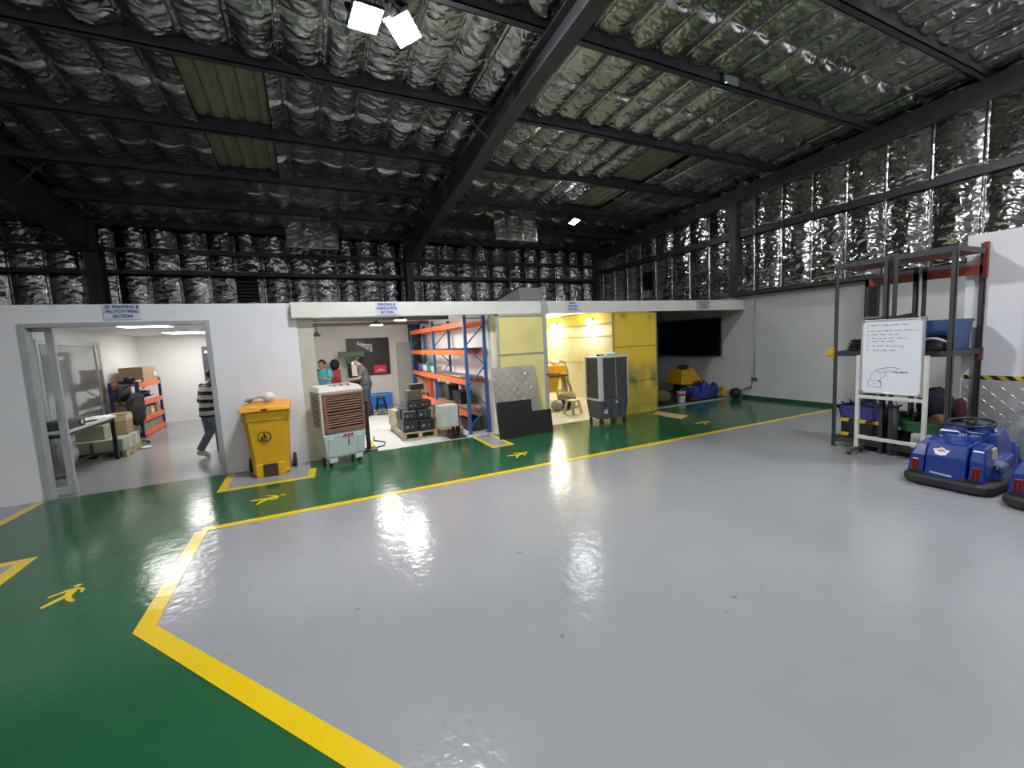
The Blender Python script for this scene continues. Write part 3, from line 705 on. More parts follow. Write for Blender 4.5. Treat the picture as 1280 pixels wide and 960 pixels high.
# tank
mb = MB(); mb.hexa([(-W/2+.035, -D/2+.01, .11), (W/2-.035, -D/2+.01, .11), (W/2-.03, D/2-.02, .11), (-W/2+.03, D/2-.02, .11), (-W/2, -D/2-.02, .46), (W/2, -D/2-.02, .46), (W/2, D/2, .46), (-W/2, D/2, .46)])
tank = mb.build('water_tank', TANKG, t, bevel=.025)
for x in (-.20, .2): mb = MB(); mb.hexa([(x-.05, -D/2-.005, .14), (x+.05, -D/2-.005, .14), (x+.05, -D/2+.02, .14), (x-.05, -D/2+.02, .14), (x-.035, -D/2-.03, .40), (x+.035, -D/2-.03, .40), (x+.035, -D/2, .40), (x-.035, -D/2, .40)]); mb.build('tank_rib', TANKG, tank, bevel=.012)
mb = MB(); mb.box(.035, .043, -D/2-.028, -D/2+.01, .27, .36); mb.build('level_slot', BLK, tank)
text(tank, 'logo', 'AVA', .062, (.03, -D/2-.0245, .415), (PI/2+.085, 0, 0), REDP, bold=.003, sx=1.25, shear=.35)
for x in (-.18, .18): 
    mb = MB(); mb.box(x-.055, x+.055, -D/2+.0, -D/2+.09, .055, .115); mb.build('caster_bracket', LGREY, t, bevel=.008)
for x in (-.2, .2):
    for y in (-.13, .13):
        mb = MB(); mb.cyl((x-.012, y, .032), (x+.012, y, .032), .032, n=16); mb.box(x-.018, x+.018, y-.012, y+.012, .03, .11); mb.build('caster', BLK, t)

# black upright stand just behind that cooler
t = thing('tool_stand', 'black steel upright stand with bracket behind the beige air cooler', 'stand', (.74, 6.92, .003))
mb = MB(); mb.box(-.03, .03, -.025, .025, .02, .80); mb.build('post', BLACKM, t)
mb = MB(); mb.box(-.11, .12, -.12, .12, 0, .03); mb.build('base_plate', BLACKM, t, bevel=.004)
for z in (.26, .58): mb = MB(); mb.box(-.14, -.03, -.02, .02, z, z+.04); mb.build('bracket', BLACKM, t)
mb = MB(); mb.box(-.17, -.02, -.06, .06, .66, .74); mb.build('vise_body', mat('greasy_grey', (.3, .3, .28), .5, var=.3), t, bevel=.01)

# dark grey cooler in front of the booth -----------------------------
t = thing('air_cooler', 'tall dark grey air cooler with pale corner posts in front of the booth', 'air cooler', (5.02, 6.44, 0), 0)
W, D = .66, .44
mb = MB(); mb.box(-W/2+.012, W/2-.012, -D/2+.012, D/2-.012, .46, 1.22); mb.build('housing', DGREY, t)
for a in ((-W/2, -W/2+.085, -D/2, -D/2+.05, .44, 1.23), (W/2-.02, W/2, -D/2, -D/2+.03, .44, 1.23), (-W/2, -W/2+.025, D/2-.03, D/2, .44, 1.23)):
    mb = MB(); mb.box(*a); mb.build('corner_post', LGREY, t, bevel=.004)
mb = MB(); mb.box(-W/2+.001, -W/2+.012, -D/2+.051, D/2-.031, .44, .475); mb.build('side_rail', LGREY, t)
mb = MB(); mb.box(-W/2-.006, W/2+.006, -D/2-.006, D/2+.006, 1.215, 1.25); mb.build('top_cover', LGREY, t, bevel=.008)
mesh_m = mat('pad_grille', (.10, .10, .105), .7, var=.5, scale=60)
mb = MB()
for k in range(26):
    z = .48+.028*k
    mb.cbox((.0325+.0, -D/2+.002, z), (W-.115, .012, .006), (.5, 0, 0)); mb.cbox((-W/2+.004, 0, z), (.012, D-.09, .006), (0, .5, 0))
for k in range(9):
    x = -W/2+.10+k*.062; mb.box(x, x+.005, -D/2+.0, -D/2+.008, .47, 1.21)
mb.build('pad_grille', mesh_m, t)
mb = MB(); mb.box(.035, .047, -D/2-.006, -D/2+.01, .47, 1.22); mb.build('center_trim', MGREY, t)
mb = MB(); mb.hexa([(-W/2+.04, -D/2+.03, .09), (W/2-.04, -D/2+.03, .09), (W/2-.04, D/2-.03, .09), (-W/2+.04, D/2-.03, .09), (-W/2, -D/2, .46), (W/2, -D/2, .46), (W/2, D/2, .46), (-W/2, D/2, .46)])
tank = mb.build('water_tank', mat('tank_dark_grey', (.075, .078, .09), .45, var=.1), t, bevel=.02)
for x in (-.22, -.08, .12, .26): mb = MB(); mb.hexa([(x-.01, -D/2+.015, .12), (x+.01, -D/2+.015, .12), (x+.01, -D/2+.05, .12), (x-.01, -D/2+.05, .12), (x-.012, -D/2-.012, .44), (x+.012, -D/2-.012, .44), (x+.012, -D/2+.02, .44), (x-.012, -D/2+.02, .44)]); mb.build('tank_rib', DGREY, tank)
mb = MB(); mb.cyl((.04, -D/2-.02, .40), (.04, -D/2+.02, .40), .022); mb.build('drain_cap', LGREY, tank)
mb = MB(); mb.box(-.235, -.16, -D/2+.004, -D/2+.012, .20, .28); mb.build('label_sticker', LGREY, tank)
for x in (-.26, -.03, .26):
    for y in (-.17, .17):
        mb = MB(); mb.cyl((x-.014, y, .04), (x+.014, y, .04), .04, n=16); mb.box(x-.02, x+.02, y-.014, y+.014, .04, .10); mb.build('caster', BLK, t)
rag('cleaning_cloth', 'crumpled white cloth lying on top of the dark grey air cooler', 'cloth', (5.13, 6.44, 1.25), (.10, .08, .035), PAPER, 8)
mb = MB(); mb.tube([(0, 0, .015), (.06, .02, .02), (.12, -.01, .012)], .012); mb.box(-.03, .02, -.03, .03, 0, .03); o = mb.build('hand_trigger', BLK, bevel=.004); o.location = (4.83, 6.42, 1.25); tag(o, 'small black hand tool beside the cloth on the dark grey cooler', 'tool')

# checker plate, board and black sheet leaning on the booth leaf -------
def leaning(name, label, cat, x0, x1, z1, y0, y1, m, th=.006, z0=.0, check=False):
    mb = MB()
    if check:
        h = math.hypot(z1-z0, y1-y0); vd = Vector((0, (y1-y0)/h, (z1-z0)/h)); nd = Vector((0, -vd.z, vd.y))
        checker(mb, (0, 0, 0), (1, 0, 0), vd, nd, x1-x0, h, .085)
    else:
        a = math.hypot(z1-z0, y1-y0); ny, nz = -(z1-z0)/a*th, (y1-y0)/a*th
        mb.hexa([(0, 0, 0), (x1-x0, 0, 0), (x1-x0, ny, nz), (0, ny, nz), (0, y1-y0, z1-z0), (x1-x0, y1-y0, z1-z0), (x1-x0, y1-y0+ny, z1-z0+nz), (0, y1-y0+ny, z1-z0+nz)])
    o = mb.build(name, m); o.location = (x0, y0, z0); return tag(o, label, cat)
leaning('checker_sheet', 'silver checker plate sheet leaning against the yellow booth leaf', 'metal sheet', 2.74, 3.56, 1.17, 6.36, 6.60, mat('dull_checker', (.40, .37, .31), .35, .8, var=.15, scale=3), check=True, z0=.006)
leaning('rubber_sheet', 'black sheet standing in front of the checker plate by the booth', 'sheet', 2.72, 3.36, .61, 6.31, 6.37, mat('black_sheet', (.007, .007, .007), .6, var=.2), .01)
leaning('rubber_sheet', 'lower black sheet leaning beside the taller one, next to the booth pole', 'sheet', 3.365, 3.74, .40, 6.32, 6.37, MATS['black_sheet'], .01)
# flattened cardboard on the walkway
mb = MB(); mb.prism([(6.17, 6.47, 0), (6.47, 6.62, 0), (6.50, 5.88, 0), (6.16, 5.72, 0)], (0, 0, .008)); o = mb.build('cardboard_sheet', mat('floor_card', (.50, .36, .15), .8, var=.1)); o.location = (0, 0, .003); tag(o, 'flattened tan cardboard sheet on the green walkway below the booth panels', 'cardboard')
# power socket and conduit on the right wall
t = thing('wall_socket', 'double power socket with conduit drop on the right white wall', 'socket', (XR, 6.43, .46))
mb = MB(); mb.box(-.035, 0, -.075, .075, -.045, .045); mb.build('socket_box', MGREY, t, bevel=.005)
mb = MB()
for y in (-.035, .035): mb.box(-.038, -.034, y-.022, y+.022, -.025, .025)
mb.build('socket_face', BLK, t)
mb = MB(); mb.cyl((-.014, 0, .04), (-.014, 0, 1.80), .012, n=8); mb.build('conduit', ALUP, t)
mb = MB(); mb.tube([(-.03, .04, -.02), (-.05, .08, -.2), (-.06, .12, -.44), (-.2, .1, -.45)], .006); mb.build('cable', BLK, t)
# grey duct box on the roof of the rooms
t = thing('duct_box', 'grey sheet metal duct box on top of the booth roof', 'duct', (5.5, 10.6, 2.283))
mb = MB(); mb.box(-.30, .35, -.35, .35, 0, .72); mb.build('plenum', mat('galvanised', (.40, .41, .41), .45, .3, var=.1), t)
mb = MB(); mb.hexa([(-1.0, -.3, 0), (-.3, -.35, 0), (-.3, .35, 0), (-1.0, .3, 0), (-1.0, -.3, .35), (-.3, -.35, .70), (-.3, .35, .70), (-1.0, .3, .35)]); mb.build('transition', mat('galvanised_dull', (.30, .31, .31), .5, .3, var=.1), t)
mb = MB(); mb.box(.33, .38, -.38, .38, 0, .74); mb.build('flange', ALUP, t)
# ================================================================== RIGHT-HAND SIDE
# two tall welded racks side by side, open at the back
def rack(y0, y1, label, redpost):
    t = thing('storage_rack', label, 'rack', (6.25, (y0+y1)/2, 0), 0, 'welded steel racks')
    h = (y1-y0)/2; D = .70
    for x, y, H, m in ((0, -h, 2.37, STEELR), (0, h, 2.37, STEELR), (D, -h, 2.44 if redpost else 2.25, STEELR), (D, h, 2.25, STEELR)):
        mb = MB(); s = -1 if y > 0 else 1
        mb.box(x, x+.045, y, y+s*.006, 0, H) if s > 0 else mb.box(x, x+.045, y-.006, y, 0, H)
        mb.box(x, x+.006, min(y, y+s*.045), max(y, y+s*.045), 0, H); mb.box(x, x+.045, min(y, y+s*.045), max(y, y+s*.045), 0, .006)
        mb.build('post', m, t)
    for z, nm in ((.12, 'lower_shelf'), (1.25, 'middle_shelf')):
        mb = MB(); mb.box(-.002, .04, -h-.001, h+.001, z-.05, z+.0105); mb.box(D, D+.047, -h-.001, h+.001, z-.05, z+.0105); mb.box(.041, D-.001, -h-.0015, -h+.03, z-.049, z+.0095); mb.box(.041, D-.001, h-.03, h+.0015, z-.049, z+.0095); mb.box(.041, D-.001, -h+.031, h-.031, z-.01, z+.012)
        mb.build(nm, STEELR, t)
    mb = MB(); mb.box(-.002, .046, -h-.001, h+.001, 2.32, 2.381); mb.box(.047, .68, -h-.001, -h+.03, 2.321, 2.38); mb.box(.047, .68, h-.03, h+.001, 2.321, 2.38); mb.build('top_frame', STEELR, t)
    mb = MB(); mb.box(.047, .68, -h+.031, h-.031, 2.325, 2.345); mb.build('top_board', RUST, t)
    mb = MB(); mb.box(D, D+.03, -h, h, 2.10, 2.2); mb.build('rear_beam', mat('red_beam', (.33, .055, .03), .55, var=.15), t)
    if redpost:
        for za, zz in ((1.12, 1.27), (2.05, 2.45)): mb = MB(); mb.box(D-.006, D+.044, -h-.012, -h+.02, za, zz); mb.build('red_bracket', RUST, t)
    return t
STEELR = mat('rack_grey_steel', (.042, .042, .045), .55, .1, var=.25, scale=8, dirt=((.10, .07, .05), 9, .6, .8))
rack(2.69, 3.25, 'tall dark steel rack behind the left half of the whiteboard', False)
rack(2.10, 2.645, 'tall dark steel rack next to the white side room with red top brackets', True)
mb = MB(); mb.box(-.03, .02, -.03, .03, -.07, .07); mb.box(-.05, -.03, -.035, .06, -.03, .02); o = mb.build('beam_clamp', mat('clamp_yellow', (.62, .36, .04), .5), bevel=.006); o.location = (6.235, 3.265, 1.24); tag(o, 'yellow clamp gripping the outer post of the left rack', 'clamp')
# black pipe stanchion against the right wall behind the racks
t = thing('wall_post', 'black steel post against the white wall seen through the left rack', 'post', (9.08, 4.10, 0))
mb = MB(); mb.box(-.05, .05, -.06, .06, 0, 2.37); mb.build('post', BLACKM, t)
mb = MB(); mb.box(-.08, .09, -.09, .09, 0, .012); mb.build('base_plate', BLACKM, t)

def bx(name, label, cat, loc, d, m, rz=0, bevel=.006, group=None):
    mb = MB(); mb.box(-d[0]/2, d[0]/2, -d[1]/2, d[1]/2, 0, d[2]); o = mb.build(name, m, bevel=bevel); o.location = loc; o.rotation_euler = (0, 0, rz); return tag(o, label, cat, group)
def crate(name, label, cat, loc, w, d, h, m, rz=0, group=None, rim=.012):
    t = thing(name, label, cat, loc, rz, group); mb = MB(); a = .02
    for s in (-1, 1):
        mb.hexa([(s*(w/2-a)-.005, -d/2+a, 0), (s*(w/2-a)+.005, -d/2+a, 0), (s*(w/2-a)+.005, d/2-a, 0), (s*(w/2-a)-.005, d/2-a, 0), (s*w/2-.005, -d/2, h), (s*w/2+.005, -d/2, h), (s*w/2+.005, d/2, h), (s*w/2-.005, d/2, h)])
        mb.hexa([(-w/2+a, s*(d/2-a)-.005, 0), (w/2-a, s*(d/2-a)-.005, 0), (w/2-a, s*(d/2-a)+.005, 0), (-w/2+a, s*(d/2-a)+.005, 0), (-w/2, s*d/2-.005, h), (w/2, s*d/2-.005, h), (w/2, s*d/2+.005, h), (-w/2, s*d/2+.005, h)])
    mb.box(-w/2+a, w/2-a, -d/2+a, d/2-a, 0, .008); mb.build('crate_body', m, t)
    mb = MB()
    mb.box(-w/2-rim, w/2+rim, -d/2-rim, -d/2+.004, h-.03, h); mb.box(-w/2-rim, w/2+rim, d/2-.004, d/2+rim, h-.03, h); mb.box(-w/2-rim, -w/2+.004, -d/2-rim, d/2+rim, h-.03, h); mb.box(w/2-.004, w/2+rim, -d/2-rim, d/2+rim, h-.03, h)
    mb.build('crate_rim', m, t)
    return t
# on the racks
t = thing('tool_tote', 'black tote with yellow corners on the lower shelf of the left rack', 'tote', (6.55, 2.97, .132))
mb = MB(); mb.box(-.22, .22, -.215, .215, 0, .22); mb.build('tote_body', BLK, t, bevel=.012)
mb = MB(); mb.box(-.23, .23, -.225, .225, .22, .255); mb.build('tote_lid', BLK, t, bevel=.008)
YB_ = mat('tote_yellow', (.66, .48, .03), .45)
for z in (.015, .205):
    for y in (-.20, -.03, .16):
        mb = MB(); mb.prism([(-.224, y-.03, z), (-.224, y+.07, z), (-.224, y+.05, z+.045), (-.224, y-.05, z+.045)], (-.008, 0, 0)); mb.build('yellow_corner', YB_, t)
crate('plastic_crate', 'open blue-violet plastic crate on top of the black tote', 'crate', (6.52, 2.98, .39), .40, .46, .16, mat('violet_crate', (.05, .05, .26), .45))
mb = MB()
R_ = random.Random(5)
for k in range(9):
    p = Vector((R_.uniform(-.15, .15), R_.uniform(-.2, .2), .02)); q = p+Vector((R_.uniform(-.2, .2), R_.uniform(-.2, .2), R_.uniform(.05, .16))); mb.cyl(p, q, .018, .012, 8)
mb.ell((0, 0, .06), (.17, .19, .07), 14, 9, noise=.4, seed=4)
o = mb.build('cable_bundle', BLK); o.location = (6.52, 2.98, .42); tag(o, 'black cable heap spilling out of the blue-violet crate', 'cables')
t = thing('gas_strut', 'dark steel cylinder standing upright between the two racks', 'cylinder', (6.235, 2.56, .132))
mb = MB(); mb.cyl((0, 0, 0), (0, 0, .46), .03); mb.build('barrel', STEELR, t)
mb = MB(); mb.cyl((0, 0, .46), (0, 0, .54), .009); mb.build('rod', ALU, t)
mb = MB()
for k in range(14):
    p = Vector((R_.uniform(-.18, .2), R_.uniform(-.16, .16), .01)); q = Vector((max(-.2, min(.26, p.x+R_.uniform(-.2, .2))), max(-.2, min(.2, p.y+R_.uniform(-.12, .12))), R_.uniform(.1, .42))); mb.bar(p, q, .03, .02)
for k in range(6): mb.ell((R_.uniform(-.15, .15), R_.uniform(-.14, .14), .06+.07*k*.6), (.11, .1, .07), 12, 8, noise=.35, seed=k)
o = mb.build('scrap_heap', mat('scrap_black', (.02, .02, .022), .5, var=.5, scale=14), smooth=False); o.location = (6.56, 2.58, .135); tag(o, 'heap of black machine scrap on the lower shelf behind the whiteboard frame', 'scrap')
t = thing('control_box', 'small white equipment box on the lower shelf beside the whiteboard leg', 'box', (6.40, 2.31, .132))
mb = MB(); mb.box(-.12, .12, -.12, .12, 0, .17); mb.build('box_body', mat('offwhite_box', (.46, .46, .44), .5, var=.1), t, bevel=.006)
for a in ((-.10, -.03), (.0, .10)): mb = MB(); mb.box(-.125, -.118, a[0], a[1], .04, .12); mb.build('box_panel', MGREY, t)
crate('plastic_crate', 'open green plastic crate above the white equipment box', 'crate', (6.52, 2.34, .31), .42, .44, .13, mat('green_crate', (.012, .10, .03), .5))
rag('leather_pouch', 'brown leather pouch lying in the green crate', 'pouch', (6.45, 2.25, .37), (.09, .10, .08), mat('brown_leather', (.14, .055, .025), .7, var=.25), 14)
rag('dark_jacket', 'dark navy bundled jacket piled over the green crate', 'jacket', (6.60, 2.34, .42), (.15, .17, .20), mat('navy_cloth', (.012, .013, .025), .85, var=.3), 15)
rag('maroon_cloth', 'maroon cloth bundle hanging at the right end of the lower shelf', 'cloth', (6.70, 2.17, .42), (.07, .07, .14), mat('maroon', (.08, .018, .018), .85), 16)
crate('plastic_crate', 'deep blue plastic crate on the middle shelf of the right rack', 'crate', (6.60, 2.33, 1.265), .40, .40, .34, mat('deep_blue_crate', (.012, .05, .16), .45))
bx('blue_tool_case', 'flat blue tool case propped in front of the deep blue crate', 'case', (6.385, 2.22, 1.43), (.03, .2, .17), mat('mid_blue', (.02, .09, .25), .45))
t = thing('helmet', 'black helmet with pale rim on the middle shelf of the right rack', 'helmet', (6.36, 2.27, 1.265))
mb = MB(); mb.lathe([(.115, 0), (.12, .03), (.105, .10), (.07, .14), (.01, .155)], n=22); mb.build('shell', BLK, t)
mb = MB()
pts = [(-.125*math.sin(a), .125*math.cos(a), .04+.10*math.sin(max(0, a))) for a in [PI*k/14 for k in range(15)]]
mb.tube(pts, .012, 7); mb.build('rim', LGREY, t)
rag('black_hose_coil', 'dark coiled hose at the inner end of the middle shelf', 'hose', (6.47, 2.46, 1.265), (.08, .09, .06), BLKR, 22)
t = thing('lamp_shade', 'grey sheet hood standing on the middle shelf behind the whiteboard', 'hood', (6.50, 2.62, 1.265))
mb = MB(); mb.hexa([(-.1, -.14, .30), (.1, -.14, .30), (.1, .14, .30), (-.1, .14, .30), (-.04, -.08, .44), (.06, -.08, .44), (.06, .13, .40), (-.04, .13, .40)]); mb.build('hood_shell', STEELR, t)
mb = MB(); mb.box(-.02, .02, -.02, .02, 0, .31); mb.build('stem', STEELR, t)
for k in range(4):
    rag('leather_glove', ['flat dark brown glove lying lowest in the pile on the middle shelf', 'brown glove second from below in the pile on the middle shelf', 'dark glove third from below in the pile on the middle shelf', 'dark red-brown glove topmost in the pile on the middle shelf'][k], 'glove', (6.42, 3.10-.01*k, 1.263+.035*k), (.09, .075, .021), mat('glove_brown%d' % (k % 2), ((.05, .03, .022), (.02, .018, .018))[k % 2], .85), 30+k, group='gloves piled on the middle shelf')
t = thing('folding_rule_case', 'grey metal case standing behind the top edge of the whiteboard', 'case', (6.42, 2.83, 1.265))
mb = MB(); mb.box(-.06, .06, -.12, .13, 0, .40); mb.build('case_body', STEELR, t, bevel=.006)
mb = MB(); mb.box(-.065, .065, -.125, .135, .40, .42); mb.build('case_lid', MGREY, t)

# whiteboard on its rolling frame -----------------------------------
t = thing('whiteboard', 'portable whiteboard with handwritten notes on a cream rolling frame before the racks', 'whiteboard', (6.10, 2.57, 0))
mb = MB(); mb.box(-.012, .006, -.285, .285, .775, 1.63); bd = mb.build('board_panel', BOARDW, t)
mb = MB()
mb.box(-.018, .01, -.298, -.278, .765, 1.64); mb.box(-.018, .01, .278, .298, .765, 1.64); mb.box(-.018, .01, -.298, .298, 1.622, 1.642); mb.box(-.018, .01, -.298, .298, .763, .783)
mb.build('board_frame', ALU, t, bevel=.003)
for y in (-.285, .285):
    for z in (.775, 1.63):
        mb = MB(); mb.box(-.022, .012, y-.025, y+.025, z-.022, z+.022); mb.build('corner_cap', MGREY, t, bevel=.006)
for s in (-1, 1):
    mb = MB(); mb.box(-.02, .02, s*.32-.02, s*.32+.02, .05, 1.22); mb.build('leg', CREAMF, t, bevel=.004)
    mb = MB(); mb.box(-.18, .13, s*.32-.022, s*.32+.022, .04, .085); f = mb.build('foot', mat('foot_steel', (.12, .115, .10), .5, .2, var=.2), t, bevel=.004)
    for x in (-.16, .11):
        mb = MB(); mb.cyl((x, s*.32-.015, .024), (x, s*.32+.015, .024), .024, n=14); mb.box(x-.012, x+.012, s*.32-.02, s*.32+.02, .024, .045); mb.build('caster', BLK, f)
mb = MB(); mb.box(-.018, .018, -.30, .30, .695, .735); mb.build('crossbar', CREAMF, t, bevel=.004)
mb = MB(); mb.box(-.018, .018, -.30, .30, .19, .23); mb.build('crossbar', CREAMF, t, bevel=.004)
# handwriting: six lines of marker scrawl and a small sketch
mb = MB(); R_ = random.Random(12); X_ = -.0135
def ink(pts, w=.0035):
    for a, b in zip(pts, pts[1:]):
        a = Vector((X_, *a)); b = Vector((X_, *b)); d = (b-a)
        if d.length < 1e-5: continue
        d.normalize(); r = Vector((0, -d.z, d.y))*w/2
        mb.prism([a-r-d*w*.3, b-r+d*w*.3, b+r+d*w*.3, a+r-d*w*.3], (-.0006, 0, 0))
def scrawl(y0, y1, z, hgt=.011):     # reads left to right: y runs downwards
    y = y0
    while y > y1:
        L = R_.uniform(.03, .075); e = max(y1, y-L); pts = []; yy = y
        while yy > e:
            pts.append((yy, z+R_.uniform(-hgt*.5, hgt*(1.3 if R_.random() < .2 else .6)))); yy -= R_.uniform(.004, .0075)
        if len(pts) > 1: ink(pts, .0042)
        y = e-R_.uniform(.010, .018)
for y0, y1, z in ((.205, -.17, 1.575), (.21, -.21, 1.507), (.195, -.07, 1.463), (.19, -.14, 1.42), (.185, -.03, 1.385), (.18, -.10, 1.33), (.175, -.06, 1.278)):
    ink([(.233, z), (.225, z+.006), (.228, z-.006)], .004); scrawl(y0, y1, z)
ink([(-.21, 1.507), (-.225, 1.497), (-.24, 1.503)]); ink([(-.10, 1.33), (-.108, 1.31), (-.115, 1.322)])
ink([(.215, .93), (.215, .85), (.085, .84), (.085, .92), (.215, .93)], .003); ink([(.16, .885), (.15, .892), (.143, .882)], .003)
ink([(.19, .93), (.18, 1.0), (.15, 1.03), (.09, 1.035)], .003); ink([(.15, 1.04), (.09, 1.065), (.0, 1.085), (-.05, 1.08), (-.09, 1.06)], .0045)
ink([(.10, .91), (.09, .95), (.05, .975), (.035, 1.01), (.05, 1.035)], .003); ink([(.13, 1.02), (.08, 1.018), (.04, 1.02)], .003); ink([(.05, 1.035), (.0, 1.038), (-.04, 1.03)], .003); ink([(.115, .905), (.10, .925), (.088, .90)], .005)
scrawl(-.035, -.175, 1.028, .012); scrawl(-.035, -.15, 1.03, .012)
mb.build('handwriting', INK, bd)

# ride-on bumper cars --------------------------------------------------
def bumper_car(label, loc, rz, paint, deco=True, wheel=True, group='ride-on bumper cars'):
    t = thing('bumper_car', label, 'bumper car', loc, rz, group)
    # rubber ring: rounded rectangle outline, front towards -x
    def outline(x0, x1, w, c):
        P = []
        for cx, cy, a0 in ((x1-c, w-c, 0), (x0+c, w-c, 90), (x0+c, -w+c, 180), (x1-c, -w+c, 270)):
            for k in range(5):
                a = math.radians(a0+90*k/4); P.append((cx+c*math.cos(a), cy+c*math.sin(a)))
        return P
    o1 = outline(0, 1.12, .325, .14); o2 = outline(.02, 1.10, .305, .13)
    mb = MB(); rings = [[mb.bm.verts.new((x, y, z)) for x, y in o] for o, z in ((o2, .012), (o1, .03), (o1, .085), (o2, .105))]
    for A, B in zip(rings, rings[1:]):
        for k in range(20): mb._f([A[k], A[(k+1) % 20], B[(k+1) % 20], B[k]])
    mb._f(rings[0][::-1]); mb._f(rings[-1]); mb.build('rubber_bumper', BLKR, t, bevel=.004)
    # hood: centre panel and two outer pods
    def sect(y0, y1, x0, xt, zt, xb=.52, ztb=None, y0t=None, y1t=None, z0=.10):
        ztb = zt+.02 if ztb is None else ztb; y0t = y0 if y0t is None else y0t; y1t = y1 if y1t is None else y1t
        zm = z0+(zt-z0)*.62; xm = x0+(xt-x0)*.3
        mb = MB()
        R = [[(x0, y0, z0), (xb, y0, z0), (xb, y1, z0), (x0, y1, z0)], [(xm, y0+(y0t-y0)*.3, zm), (xb, y0+(y0t-y0)*.3, zm), (xb, y1+(y1t-y1)*.3, zm), (xm, y1+(y1t-y1)*.3, zm)], [(xt, y0t, zt), (xb, y0t, ztb), (xb, y1t, ztb), (xt, y1t, zt)]]
        V = [[mb.bm.verts.new(p) for p in r] for r in R]
        for A, B in zip(V, V[1:]):
            for k in range(4): mb._f([A[k], A[(k+1) % 4], B[(k+1) % 4], B[k]])
        mb._f(V[0][::-1]); mb._f(V[-1]); return mb
    hood = sect(-.135, .15, .055, .13, .425, .50, .45).build('hood', paint, t, bevel=.012)
    sect(.165, .29, .075, .15, .40, .50, .43, y0t=.16, y1t=.235).build('fender', paint, t, bevel=.012)
    sect(-.255, -.15, .075, .15, .415, .34, .44, y0t=-.235, y1t=-.145).build('fender', paint, t, bevel=.012)
    mb = MB(); mb.hexa([(.30, -.29, .10), (.72, -.29, .10), (.72, -.24, .10), (.30, -.22, .10), (.33, -.27, .24), (.70, -.27, .30), (.70, -.2, .30), (.33, -.2, .27)]); mb.build('side_skirt', paint, t, bevel=.012)
    mb = MB(); mb.box(.06, 1.02, -.24, .27, .09, .13); mb.build('floor_pan', BLK, t)
    # cowl behind the hood carrying the wheel
    mb = MB(); mb.hexa([(.46, -.235, .12), (.98, -.25, .12), (.98, .25, .12), (.46, .24, .12), (.52, -.20, .50), (.80, -.17, .535), (.80, .17, .535), (.52, .22, .49)])
    cowl = mb.build('cowl', paint, t, bevel=.02)
    mb = MB(); mb.hexa([(.56, -.19, .495), (.76, -.17, .50), (.76, -.06, .51), (.56, -.06, .50), (.60, -.16, .565), (.74, -.15, .57), (.74, -.08, .57), (.60, -.09, .565)]); mb.build('grab_hump', paint, t, bevel=.012)
    mb = MB(); mb.hexa([(.80, -.26, .12), (1.06, -.24, .12), (1.06, .24, .12), (.80, .26, .12), (.92, -.24, .36), (1.04, -.2, .36), (1.04, .2, .36), (.92, .24, .36)]); mb.build('seat_back', paint, t, bevel=.025)
    mb = MB(); mb.cyl((.60, .0, .49), (.57, .0, .575), .028); mb.build('steering_column', BLK, t)
    if wheel:
        ax = Vector((-.12, 0, 1)); c = Vector((.58, .0, .575)); mb = MB(); mb.torus(c, .165, .013, ax)
        for a in (0, 2.1, 4.2):
            e = Vector((math.cos(a), math.sin(a), .12*math.cos(a)))*.16; mb.bar(c, c+e, .03, .008)
        mb.cyl(c-Vector((0, 0, .015)), c+Vector((0, 0, .02)), .035); mb.build('steering_wheel', BLK, t)
    for y in (.228, -.20):
        mb = MB(); mb.hexa([(.072, y-.028, .135), (.11, y-.028, .135), (.11, y+.028, .135), (.072, y+.028, .135), (.088, y-.026, .245), (.13, y-.026, .245), (.13, y+.026, .245), (.088, y+.026, .245)]); l = mb.build('tail_lamp', LAMPRED, t, bevel=.004)
        mb = MB()
        for k in (-1, 1): mb.bar((.069, y+k*.012, .145), (.084, y+k*.012, .235), .006, .006)
        mb.build('lamp_rib', mat('lamp_dark', (.04, .003, .003), .3), l)
    if deco:
        # badge, word strip and small highlights stuck on the hood
        def onhood(y, z): 
            zm = .10+.325*.62
            return (.055+(z-.10)/(zm-.10)*.0225-.0015) if z < zm else (.0775+(z-zm)/(.425-zm)*.0525-.0015)
        def decal(pts, m, nm, lift=0.0):
            mb = MB(); mb.prism([(onhood(y, z)-lift, y, z) for y, z in pts], (-.0012, 0, 0)); mb.build(nm, m, hood)
        cy, cz = .045, .352
        decal([(cy+.062, cz+.012), (cy+.035, cz+.016), (cy+.0, cz+.035), (cy-.035, cz+.016), (cy-.062, cz+.010), (cy-.045, cz-.012), (cy-.04, cz-.03), (cy, cz-.040), (cy+.04, cz-.03), (cy+.045, cz-.012)], PAPER, 'badge')
        decal([(cy+.032, cz+.006), (cy, cz+.022), (cy-.032, cz+.006), (cy-.025, cz-.006), (cy+.025, cz-.006)], mat('badge_red', (.45, .16, .14), .5), 'badge_centre', .0014)
        decal([(.11, .150), (-.05, .138), (-.045, .122), (.105, .134)], mat('decal_pale', (.50, .58, .72), .4), 'word_strip')
        mb = MB()
        for k in range(9): y = .10-.016*k; z = .142-.0012*k; mb.prism([(onhood(y, z)-.003, y, z-.005), (onhood(y, z)-.003, y-.006, z-.005), (onhood(y, z)-.003, y-.008, z+.004), (onhood(y, z)-.003, y-.002, z+.004)], (-.0006, 0, 0))
        mb.build('word_strokes', mat('decal_navy', (.02, .05, .25), .4), hood)
        mb = MB(); mb.box(.515, .517, -.12, -.09, .44, .455)
        for k in range(8):
            y = .06-.02*k
            if k != 3:
                zc = .458; xx = .46+.06*(zc-.12)/.37-.003; mb.prism([(xx, y, zc-.008), (xx, y-.014, zc-.008), (xx+.003, y-.014, zc+.008), (xx+.003, y, zc+.008)], (-.0015, 0, 0))
